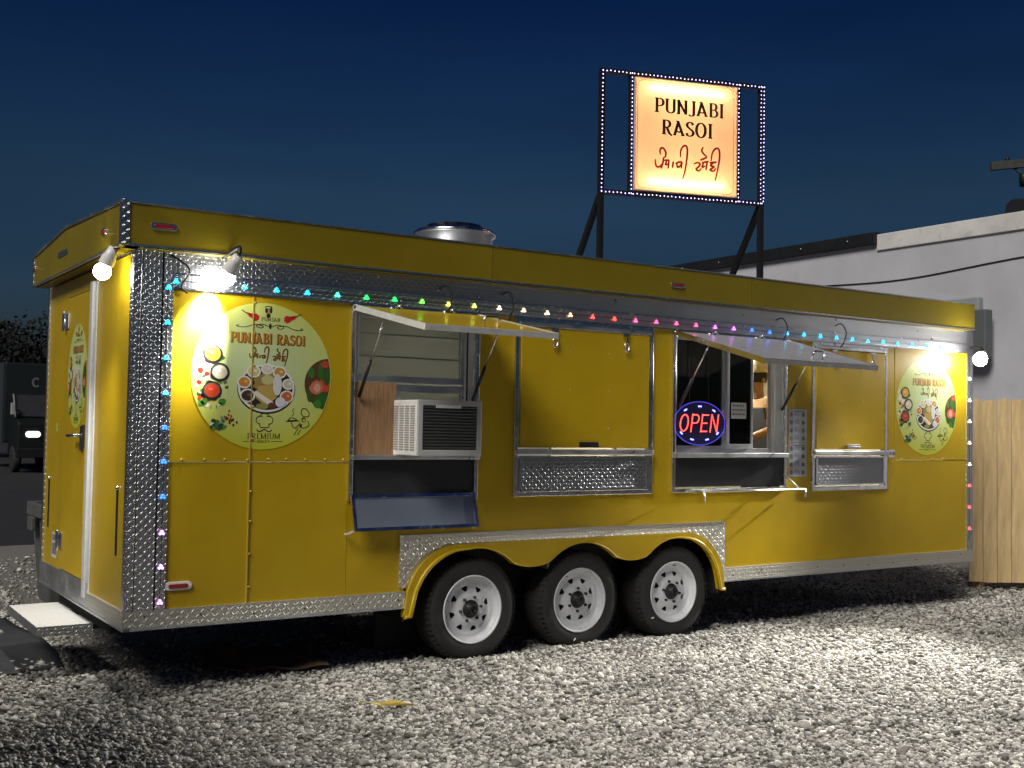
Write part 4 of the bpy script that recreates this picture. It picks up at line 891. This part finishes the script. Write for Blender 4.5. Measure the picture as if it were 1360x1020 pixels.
    pr.stroke(arc(-.03,-.60,.06,.055,60,270),lw,bk,1); pr.stroke(arc(.09,-.60,.06,.055,-90,120),lw,bk,1); pr.stroke(arc(.03,-.565,.07,.06,10,170),lw,bk,1); pr.stroke([(-.04,-.64),(-.03,-.70),(.09,-.70),(.10,-.64)],lw,bk,1)
    pr.stroke(smooth([(-.08,-.73),(-.04,-.755),(.02,-.73),(.03,-.72),(.04,-.73),(.10,-.755),(.14,-.73)],4),.014,bk,1)
    text(pr, 'PREMIUM', -.21, -.855, .075, .47, (.05,.055,.01), 1, nib=(.07,.15)); text(pr, 'QUALITY', -.07, -.905, .032, .18, (.05,.055,.01), 1, nib=(.12,.18))
    pr.rect(-.27,-.09,-.893,-.886,bk,1); pr.rect(.13,.30,-.893,-.886,bk,1)
    # waiter line drawing
    pr.stroke(smooth([(.36,-.60),(.42,-.56),(.5,-.59),(.36,-.60)],4),lw,bk,1); pr.stroke([(.34,-.615),(.54,-.60)],lw,bk,1); pr.stroke(smooth([(.42,-.54),(.45,-.50),(.43,-.46),(.46,-.43)],4),.008,bk,1)
    pr.stroke(smooth([(.56,-.48),(.58,-.43),(.64,-.44),(.68,-.50),(.66,-.54),(.58,-.53),(.56,-.48)],4),lw,bk,1); pr.disc(.60,-.585,.035,.035,bk,1,12); pr.disc(.605,-.59,.022,.02,(.5,.52,.06),2,10)
    pr.stroke(smooth([(.55,-.63),(.48,-.70),(.44,-.68),(.42,-.62)],4),lw,bk,1); pr.stroke(smooth([(.66,-.60),(.68,-.66),(.60,-.70),(.54,-.68)],4),lw,bk,1); pr.stroke([(.52,-.70),(.46,-.80)],.01,bk,1); pr.stroke([(.56,-.72),(.51,-.80)],.01,bk,1); pr.poly([(.53,-.66),(.58,-.64),(.57,-.70)],bk,1)
    return pr
ART = decal_art(); RD = .452
disc_me = MB().lathe([(.0005,-.0012),(RD,-.0012),(RD,.0)], (0,0,0), 'y', 64, False).mesh('decal', DBG)
art_me = ART.mesh('decal_artwork', lambda u, v, h: (u*RD, -.0012-h, v*RD), INK)
for org, rot, sc in (((.79,-.0045,1.888), (0,0,0), (1,1,1)), ((7.262,-.0035,1.855), (0,0,0), (.985,1,.99)), ((-.0185,1.315,1.895), (0,0,-PI/2), (.60,1,.78))):
    d = inst('round_decal', disc_me, org, T, rot, sc); a = inst('decal_artwork', art_me, org, d)
pr = Print(); pr.rect(0,.19,0,.07,(.55,.56,.58),0); text(pr, 'NO SMOKING', .012, .022, .026, .13, (.03,.03,.10), 1, nib=(.14,.2)); pr.stroke(arc(.166,.035,.016,.016,0,360,16),.005,(.35,.02,.02),1); pr.stroke([(.155,.046),(.177,.024)],.004,(.35,.02,.02),2)
inst('small_sticker', pr.mesh('small_sticker', lambda u, v, h: (u, -h, v), INK), (6.72,-.001,1.385), T)

# --- flood lamps fixed to the trailer
def flood(p, d, arm, energy, size, blend, col=(1,.97,.9), r=.062, sr=.05, glow=60):
    p = Vector(p); d = Vector(d).normalized(); up = Vector((0,0,1)) if abs(d.z) < .9 else Vector((0,1,0)); A = d.cross(up).normalized(); B = d.cross(A); ax = (A, B, d)
    h = MB().lathe([(.001,-.10),(.028,-.10),(.034,-.055),(.044,-.025),(r-.006,.0),(r-.003,.008),(r-.010,.010),(r-.014,.0)], p, ax, 24).build('flood_lamp', WBEZ, T)
    MB().lathe([(.0004,.058+r)]+[(r*math.sin(R(a)), .058+r*math.cos(R(a))) for a in range(12, 169, 12)], p, ax, 24).build('bulb', emis('lit_flood_bulb', (1,.98,.93), glow), h)
    MB().tube(smooth([p-d*.11, p-d*.15+Vector(arm)*.3, p-d*.08+Vector(arm)*.8, p-d*.04+Vector(arm)], 5), .013, 8).build('lamp_arm', BLK, h)
    l = bpy.data.lights.new('flood_light', 'SPOT'); l.energy = energy; l.spot_size = R(size); l.spot_blend = blend; l.shadow_soft_size = sr; l.color = col
    o = bpy.data.objects.new('flood_light', l); COL.objects.link(o); place(o, p+d*(.075+2*r), h); o.rotation_euler = d.to_track_quat('-Z', 'Y').to_euler()
flood((.50,-.19,2.50), (-.24,.60,-.78), (.0,.18,.06), 800, 70, .8, r=.052, glow=70)
flood((-.13,.14,2.52), (-.30,.36,-.85), (.12,-.02,.05), 170, 84, .9, r=.05, glow=70)
flood((7.78,-.22,2.335), (-4.25,-1.62,-2.25), (.10,.205,.09), 3300, 60, 1.0, (1,.97,.90), r=.062, glow=260)
MB().tube(smooth([(.20,-.02,2.58),(.30,-.05,2.50),(.26,-.03,2.40),(.30,-.03,2.36)],5), .006, 6).build('lamp_cable', CAB, T)

# ================================================================== LED string lights
CY, GR, LG, YE, WW, RE, PK, LI, BL = (.005,.55,.85), (.005,.85,.10), (.12,.95,.06), (.8,.9,.10), (1,.75,.42), (1,.05,.04), (1,.06,.22), (.75,.12,.95), (.01,.12,1)
LEDM = {}
led_base = MB().box(-.016,.016,-.006,0,-.013,.013)
def led_mesh(col):
    if col in LEDM: return LEDM[col]
    b = MB(); b.box(-.014,.014,-.005,0,-.012,.012); b.cm = 1
    for dx, dz in ((0,.009),(-.0095,-.006),(.0095,-.006)): b.lathe([(.0072,-.005),(.0066,-.009),(.0036,-.012),(.0002,-.013)], (dx,0,dz), 'y', 8)
    LEDM[col] = b.mesh('led', [mat('led_housing', (.6,.6,.6), .4), emis('led_glow', col, 5.5)]); return LEDM[col]
def led_string(name, pts, cols, label, wire):
    t = thing(name, pts[0], label, 'string lights', 'coloured light strings on the trailer')
    MB().tube(wire, .0016, 5).build('wire', CAB, t)
    for p, c in zip(pts, cols): inst('led_bulb', led_mesh(c), p, t)
xt = [.232]+[.445+.2055*k for k in range(36)]; xt = [x for x in xt if x < 7.7]
def ctop(x):
    for lim, c in ((1.12, CY), (1.35, (.05,.95,.7)), (1.75, GR), (2.0, LG), (2.35, YE), (2.95, WW), (3.2, (1,.4,.2)), (3.6, RE), (4.45, PK), (4.95, LI), (5.2, BL), (5.45, (.05,.5,1))):
        if x < lim: return c
    return CY
led_string('light_string', [(x, -.0165, 2.428+random.uniform(-.004,.004)-.0035*max(0, x-5)) for x in xt], [ctop(x) for x in xt], 'string of many coloured lights along the top of the side wall', [(.23,-.018,2.43),(2,-.019,2.43),(5,-.019,2.43),(7.7,-.018,2.42)])
zl = [2.384-.2045*k for k in range(10)]
led_string('light_string', [(.19, -.0145, z+random.uniform(-.004,.004)) for z in zl], [CY, CY, CY, (.05,.5,1), BL, BL, BL, (.75,.25,1), (.65,.3,1), (.95,.25,.9)], 'string of blue to pink lights down the corner post beside the door end', [(.19,-.016,2.39),(.19,-.016,1.5),(.19,-.016,.54)])
zr = [2.14-.205*k for k in range(8)]
led_string('light_string', [(7.893, -.0145, z) for z in zr], [(.6,.9,1), (.7,.9,1), (.8,.9,1), WW, WW, RE, RE, RE], 'string of white and red lights down the post beside the wooden fence', [(7.893,-.016,2.3),(7.893,-.016,1.5),(7.893,-.016,.6)])

# ================================================================== air conditioner in the first hatch
def aircon():
    x0, x1, y0, y1, z0, z1 = 1.70, 2.175, -.335, .05, 1.405, 1.765
    t = thing('air_conditioner', ((x0+x1)/2, 0, z0), 'white window air conditioner with dark grille jutting from the open hatch', 'air conditioner')
    MB().box(x0, x1, y0+.02, y1, z0, z1).build('casing', ACW, t, .008)
    MB().panel(x0, x1, z0, z1, [(x0+.035, x1-.035, z0+.04, z1-.035)], y0, y0+.02).build('bezel', mat('grey_bezel', (.42,.43,.43), .45), t, .004)
    MB().box(x0+.035, x1-.035, y0+.012, y0+.0195, z0+.04, z1-.035).build('grille_back', ACD, t)
    n = 14; lm = MB().box(-(x1-x0)/2+.037, (x1-x0)/2-.037, -.006, .004, -.004, .004).mesh('grille_slat', mat('grille_slat', (.05,.055,.055), .4))
    for k in range(n): inst('grille_slat', lm, ((x0+x1)/2, y0+.009, z0+.055+k*(z1-z0-.10)/(n-1)), t, (R(25),0,0))
    MB().box(x0+.13, x1-.16, y0-.004, y0+.01, z1-.05, z1-.03).lathe([(.01,-.006),(.0004,-.007)], ((x0+x1)/2, y0, z1-.04), 'y', 10).build('badge_bar', ACW, t)
    sm = MB().box(-.003, .001, -.028, .028, -.0035, .0035).mesh('louver', mat('shadowed_louver', (.30,.30,.29), .5))
    for r_ in range(19):
        for c_ in range(4): inst('louver', sm, (x0-.0005, y0+.075+c_*.075, z0+.04+r_*.0155), t)
aircon()

# ================================================================== OPEN sign
def open_sign():
    cx, cz, y = 4.40, 1.655, -.018; rx, rz = .275, .175
    t = thing('open_sign', (cx, y, cz-rz), 'oval LED sign reading OPEN in red with blue dots, in the serving window', 'sign')
    b = MB().prism([(cx+rx*math.cos(2*PI*k/36), cz+rz*math.sin(2*PI*k/36)) for k in range(36)], 'y', y, y+.014); b.build('backing', mat('blue_black_backing', (.012,.010,.05), .3), t)
    RD_, BD = emis('red_led', (1,.05,.035), 6), emis('blue_led', (.10,.12,1), 9)
    def dots(pts, r, m, name):
        o = MB()
        for px, pz in pts: o.lathe([(r,0),(r*.8,-.005),(.0003,-.007)], (px, y, pz), 'y', 6)
        return o.build(name, m, t)
    ltr = {'O': [arc(.39,.5,.30,.48,0,360,26)], 'P': [st(.1), [(.1,.98),(.4,.98)]+arc(.4,.74,.22,.24,90,-90)+[(.1,.5)]], 'E': [st(.1), [(.1,.98),(.55,.98)], [(.1,.5),(.5,.5)], [(.1,.02),(.55,.02)]], 'N': [st(.1), [(.1,1),(.62,0)], st(.62)]}
    x = cx-.225
    for c in 'OPEN':
        ps = []
        for pl in ltr[c]:
            dns = [(pl[i][0]+(pl[i+1][0]-pl[i][0])*j/12, pl[i][1]+(pl[i+1][1]-pl[i][1])*j/12) for i in range(len(pl)-1) for j in range(12)]+[pl[-1]]
            last = None
            for a, b_ in dns:
                q = (x+a*.135+b_*.02, cz-.065+b_*.135)
                if last is None or math.hypot(q[0]-last[0], q[1]-last[1]) > .0098: ps.append(q); last = q
        dots(ps, .0048, RD_, 'letter'); x += {'O': .118, 'P': .105, 'E': .10, 'N': .1}[c]
    bl = []
    for an in (50, 90, 130, 215, 250, 290, 325):
        for da in (-3, 0, 3): bl.append((cx+.235*math.cos(R(an+da)), cz+.135*math.sin(R(an+da))))
    dots(bl, .0065, BD, 'blue_dots')
    ring = [(cx+rx*.985*math.cos(2*PI*k/90), cz+rz*.975*math.sin(2*PI*k/90)) for k in range(90)]
    o = kind(dots(ring, .0022, emis('dim_blue_led', (.10,.08,.9), 3), 'rim_dots'), 'stuff')
    MB().tube([(cx-.1,y+.007,cz+rz-.02),(cx-.1,.005,2.3)], .002, 5).tube([(cx+.1,y+.007,cz+rz-.02),(cx+.1,.005,2.3)], .002, 5).build('hanging_cord', CAB, t)
open_sign()

# ================================================================== menus on the wall
def menu(x, z, w, h, seed, label):
    rs = random.Random(seed); pr = Print(); pr.rect(0,w,0,h,(.40,.42,.47),0); pr.rect(.0,w*.24,0,h,(.30,.33,.40),1)
    for i in range(4):
        zz = h*(.12+.24*i); 
        for cx in (w*.13, w*.8): pr.disc(cx, zz, w*.085, w*.085, (.08,.08,.09), 2, 14); pr.disc(cx, zz, w*.06, w*.055, rs.choice([(.25,.12,.05),(.3,.2,.08),(.12,.14,.08),(.2,.08,.05)]), 3, 10)
        for j in range(3): pr.rect(w*.3, w*(.3+rs.uniform(.2,.36)), zz+.02-j*.013, zz+.025-j*.013, (.12,.13,.16), 2)
    pr.rect(w*.3,w*.9,h*.92,h*.95,(.15,.15,.2),2)
    b = MB().box(0,w,-.003,0,0,h); me = b.mesh('menu_sheet', mat('laminated_sheet', (.45,.47,.5), .25)); o = inst('menu_sheet', me, (x,-.0005,z)); tag(o, label, 'menu')
    inst('print', pr.mesh('print', lambda u, v, hh: (u, -.003-hh, v), INK), (x,-.0005,z), o)
menu(5.425, 1.512, .218, .28, 1, 'upper menu sheet with dish photos on the wall beside the serving window'); menu(5.427, 1.224, .216, .282, 2, 'lower menu sheet with dish photos on the wall beside the serving window')

# ================================================================== roof sign
def roof_sign():
    A, B = Vector((3.975, .75, 0)), Vector((5.385, .305, 0)); L = (B-A).length; d = (B-A)/L; n = Vector((d.y, -d.x, 0))       # n faces the yard
    zb, zt = 3.575, 4.595
    P = lambda u, w, z: A+d*u+n*w+Vector((0,0,z))
    t = thing('roof_sign', P(L/2, 0, 2.88), 'square lit sign in a black frame edged with tiny lights on the trailer roof', 'sign')
    BF = mat('black_sign_frame', (.008,.008,.009), .5, var=.2)
    def barp(a, b, w, name): return MB().bar(a, b, w).build(name, BF, t)
    for z in (zb, zt): barp(P(-.02,0,z), P(L+.02,0,z), .042, 'frame_rail')
    for u in (0, L): barp(P(u,0,2.86), P(u,0,zt), .042, 'post')
    for u in (.262, 1.255): barp(P(u,-.0,zb), P(u,-.0,zt), .035, 'frame_stile')
    for u in (0, L): q = P(u,-.02,zb-.03); barp(q, Vector((q.x+.0, q.y+.40, 2.86)), .042, 'brace')
    # light box: translucent face, real tubes inside
    u0, u1, z0, z1 = .285, 1.232, zb+.03, zt-.03
    FACE = bpy.data.materials.new('translucent_sign_face'); FACE.use_nodes = True; nt = FACE.node_tree; N = nt.nodes; N.remove(N['Principled BSDF'])
    tr = N.new('ShaderNodeBsdfTranslucent'); tr.inputs[0].default_value = (.96,.74,.55,1); df = N.new('ShaderNodeBsdfDiffuse'); df.inputs[0].default_value = (.75,.6,.42,1); mx = N.new('ShaderNodeMixShader'); mx.inputs[0].default_value = .35
    nt.links.new(tr.outputs[0], mx.inputs[1]); nt.links.new(df.outputs[0], mx.inputs[2]); nt.links.new(mx.outputs[0], N['Material Output'].inputs[0])
    dp = .13
    def slab(a0, a1, w0, w1, b0, b1, name, m, par):
        vs = [P(a, w, z) for a in (a0, a1) for w in (w0, w1) for z in (b0, b1)]
        return MB().add(vs, [(0,1,3,2),(4,6,7,5),(0,4,5,1),(2,3,7,6),(0,2,6,4),(1,5,7,3)]).build(name, m, par)
    WI = mat('box_lining', (.42,.40,.37), .7)
    bx_ = MB()
    for a0, a1, w0, w1, b0, b1 in ((u0,u1,-.10,-.09,z0,z1), (u0,u0+.01,-.09,.035,z0,z1), (u1-.01,u1,-.09,.035,z0,z1), (u0+.01,u1-.01,-.09,.035,z0,z0+.01), (u0+.01,u1-.01,-.09,.035,z1-.01,z1)):
        vs = [P(a, w, z) for a in (a0, a1) for w in (w0, w1) for z in (b0, b1)]; bx_.add(vs, [(0,1,3,2),(4,6,7,5),(0,4,5,1),(2,3,7,6),(0,2,6,4),(1,5,7,3)])
    lb = bx_.build('light_box', WI, t)
    fc = slab(u0+.0, u1-.0, .036, .039, z0, z1, 'sign_face', FACE, t)
    TB = emis('lit_tube', (1,.86,.66), 330)
    for z in (z0+.085, z1-.085): MB().tube([P(u0+.12,.008,z), P(u1-.12,.008,z)], .014, 8).build('lamp_tube', TB, lb)
    o = MB()
    ht = z1-z0; wd = u1-u0
    pr = Print()
    bk = (.012,.008,.006); rdk = (.42,.012,.008)
    text(pr, 'PUNJABI', u0+.185*wd, z1-.295*ht, .125*ht, .68*wd, bk, 1, nib=(.08,.21)); text(pr, 'RASOI', u0+.255*wd, z1-.487*ht, .128*ht, .50*wd, bk, 1, nib=(.08,.21))
    gurmukhi(pr, lambda x, y: (u0+wd*((x-60+15*(y-45)/850)/772), z1-ht*((y-45-.087*(x-60))/850)), .018, rdk, 1)
    # rounded border line
    m_, rr = .022, .05; bx0, bx1, bz0, bz1 = u0+m_, u1-m_*1.6, z0+m_, z1-m_
    ln = arc(bx1-rr,bz1-rr,rr,rr,0,90,8)+arc(bx0+rr,bz1-rr,rr,rr,90,180,8)+arc(bx0+rr,bz0+rr,rr,rr,180,270,8)+arc(bx1-rr,bz0+rr,rr,rr,270,360,8); ln.append(ln[0]); pr.stroke(ln, .0035, (.10,.03,.02), 0)
    me = pr.mesh('lettering', lambda u, v, h: P(u, .039+h*1.5, v)-WO[fc.name], INK); inst('lettering', me, WO[fc.name], fc)
    # tiny white lights round the frame
    pts = []; s = .0345
    def run(p, q):
        m = int((q-p).length/s)
        for k in range(m+1): pts.append(p+(q-p)*(k/m))
    w = .024
    run(P(0,w,zt), P(L,w,zt)); run(P(0,w,zb), P(L,w,zb)); run(P(0,w,zb), P(0,w,zt)); run(P(L-.012,w,zb), P(L-.012,w,zt)); run(P(L+.016,w,zb+.017), P(L+.016,w,zt)); run(P(.264,w,zb), P(.264,w,zt)); run(P(1.254,w,zb), P(1.254,w,zt))
    b = MB()
    for p in pts:
        p = p+Vector((random.uniform(-.002,.002), 0, random.uniform(-.003,.003)))
        b.add([p+v*.0062 for v in (Vector((1,0,0)),Vector((-1,0,0)),Vector((0,0,1)),Vector((0,0,-1)),n)]+[p-n*.006], [(0,2,4),(2,1,4),(1,3,4),(3,0,4),(2,0,5),(1,2,5),(3,1,5),(0,3,5)], True)
    kind(b.build('tiny_lights', emis('cold_white_led', (.50,.44,1), 6), t), 'stuff')
roof_sign()

# ================================================================== person inside
def person():
    x, y = 6.06, .80; zf = .54
    t = thing('person', (x, y, zf), 'person in a tan shirt, dark apron and cap working inside the serving window', 'person')
    SKIN = mat('skin', (.30,.17,.10), .55); SHI = mat('tan_shirt', (.42,.26,.12), .8, var=.2, bump=.2); TRO = mat('dark_trousers', (.02,.02,.025), .8); CAPM = mat('pale_cap', (.55,.47,.33), .7); APR = mat('black_apron', (.012,.012,.014), .8)
    def skin(name, verts, edges, rads, m, par, root=0):
        me = bpy.data.meshes.new(name); org = WO[t.name]
        me.from_pydata([tuple(Vector(v)-org) for v in verts], edges, []); me.materials.append(m); o = bpy.data.objects.new(name, me); COL.objects.link(o); place(o, org, par)
        sk = o.modifiers.new('Skin', 'SKIN'); sk.use_smooth_shade = True
        for i, r_ in enumerate(rads): me.skin_vertices[0].data[i].radius = r_ if isinstance(r_, tuple) else (r_, r_)
        me.skin_vertices[0].data[root].use_root = True
        su = o.modifiers.new('Subdivision', 'SUBSURF'); su.levels = 2; su.render_levels = 2; return o
    D = lambda dx, dy, dz: (x+dx, y+dy, zf+dz)      # the person faces -x, bending to the counter
    V = [D(0,0,.86), D(-.04,0,1.05), D(-.12,0,1.25), D(-.16,0,1.36), D(-.19,0,1.44), D(-.21,0,1.52), D(-.225,0,1.60),
         D(-.13,-.17,1.33), D(-.20,-.20,1.08), D(-.42,-.14,1.00), D(-.50,-.12,.99),
         D(-.13,.17,1.33), D(-.18,.21,1.07), D(-.40,.16,1.02), D(-.48,.14,1.01),
         D(.01,-.09,.80), D(.0,-.10,.45), D(.03,-.10,.06), D(-.12,-.10,.03), D(.01,.09,.80), D(.02,.10,.45), D(.06,.10,.06), D(-.09,.10,.03)]
    E_ = [(0,1),(1,2),(2,3),(3,4),(4,5),(5,6),(2,7),(7,8),(8,9),(9,10),(2,11),(11,12),(12,13),(13,14),(0,15),(15,16),(16,17),(17,18),(0,19),(19,20),(20,21),(21,22)]
    rad = [(.13,.16),(.12,.15),(.13,.17),(.06,.06),(.055,.055),(.085,.10),(.075,.085),.055,.043,.034,.028,.055,.043,.034,.028,.08,.058,.045,.035,.08,.058,.045,.035]
    body = skin('body', V, E_, rad, SKIN, t)
    body_sh = skin('shirt', [V[0],V[1],V[2],D(-.15,0,1.32),V[7],V[8],V[11],V[12]], [(0,1),(1,2),(2,3),(2,4),(4,5),(2,6),(6,7)], [(.15,.175),(.14,.165),(.15,.185),(.085,.09),.07,.058,.07,.058], SHI, t)
    skin('trousers', [V[0],V[15],V[16],V[17],V[19],V[20],V[21]], [(0,1),(1,2),(2,3),(0,4),(4,5),(5,6)], [(.155,.18),.10,.075,.062,.10,.075,.062], TRO, t)
    b = MB(); b.prism([(y-.17,zf+.5),(y+.17,zf+.5),(y+.19,zf+1.0),(y+.11,zf+1.28),(y-.11,zf+1.28),(y-.19,zf+1.0)], 'x', x-.225, x-.20); ap = b.build('apron', APR, t, .01)
    hx, hz = x-.215, zf+1.60
    cp = MB(); cp.lathe([(.108,-.005),(.11,.03),(.095,.075),(.055,.105),(.0005,.112)], (hx, y, hz+.01), 'z', 20); cp.prism([(hx-.20,y-.05),(hx-.09,y-.085),(hx-.09,y+.085),(hx-.20,y+.05)], 'z', hz+.002, hz+.014); cp.build('cap', CAPM, t)
    HA = mat('dark_hair', (.015,.012,.01), .7); h = MB(); h.lathe([(.09,-.09),(.104,-.05),(.106,.0)], (hx+.014, y, hz), 'z', 18); h.build('hair', HA, t)
    fc = MB(); fc.lathe([(.0004,-.03),(.016,-.018),(.018,.0),(.010,.03),(.0004,.04)], (hx-.108, y, hz-.075), 'z', 8); fc.build('nose', SKIN, t)
    for s in (-1, 1): MB().lathe([(.0004,-.03),(.014,-.02),(.018,.01),(.0004,.03)], (hx+.0, y+s*.098, hz-.07), 'z', 8).build('ear', SKIN, t)
    for s in (-1, 1):           # hands with five fingers
        wv = V[10] if s < 0 else V[14]; wx, wy, wz = wv
        hv = [wv, (wx-.055, wy, wz-.01)]; he = [(0,1)]; hr = [(.020,.030),(.016,.036)]
        for k, (off, ln) in enumerate(((-.03,.065),(-.01,.08),(.01,.075),(.028,.06))):
            i = len(hv); hv += [(wx-.075, wy+off, wz-.012), (wx-.075-ln*.55, wy+off*1.1, wz-.018), (wx-.075-ln*.9, wy+off*1.1, wz-.045)]; he += [(1,i),(i,i+1),(i+1,i+2)]; hr += [.0095,.009,.0075]
        i = len(hv); hv += [(wx-.03, wy-s*.038, wz-.01), (wx-.065, wy-s*.058, wz-.025)]; he += [(0,i),(i,i+1)]; hr += [.0105,.0085]
        skin('hand', hv, he, hr, SKIN, t)
person()
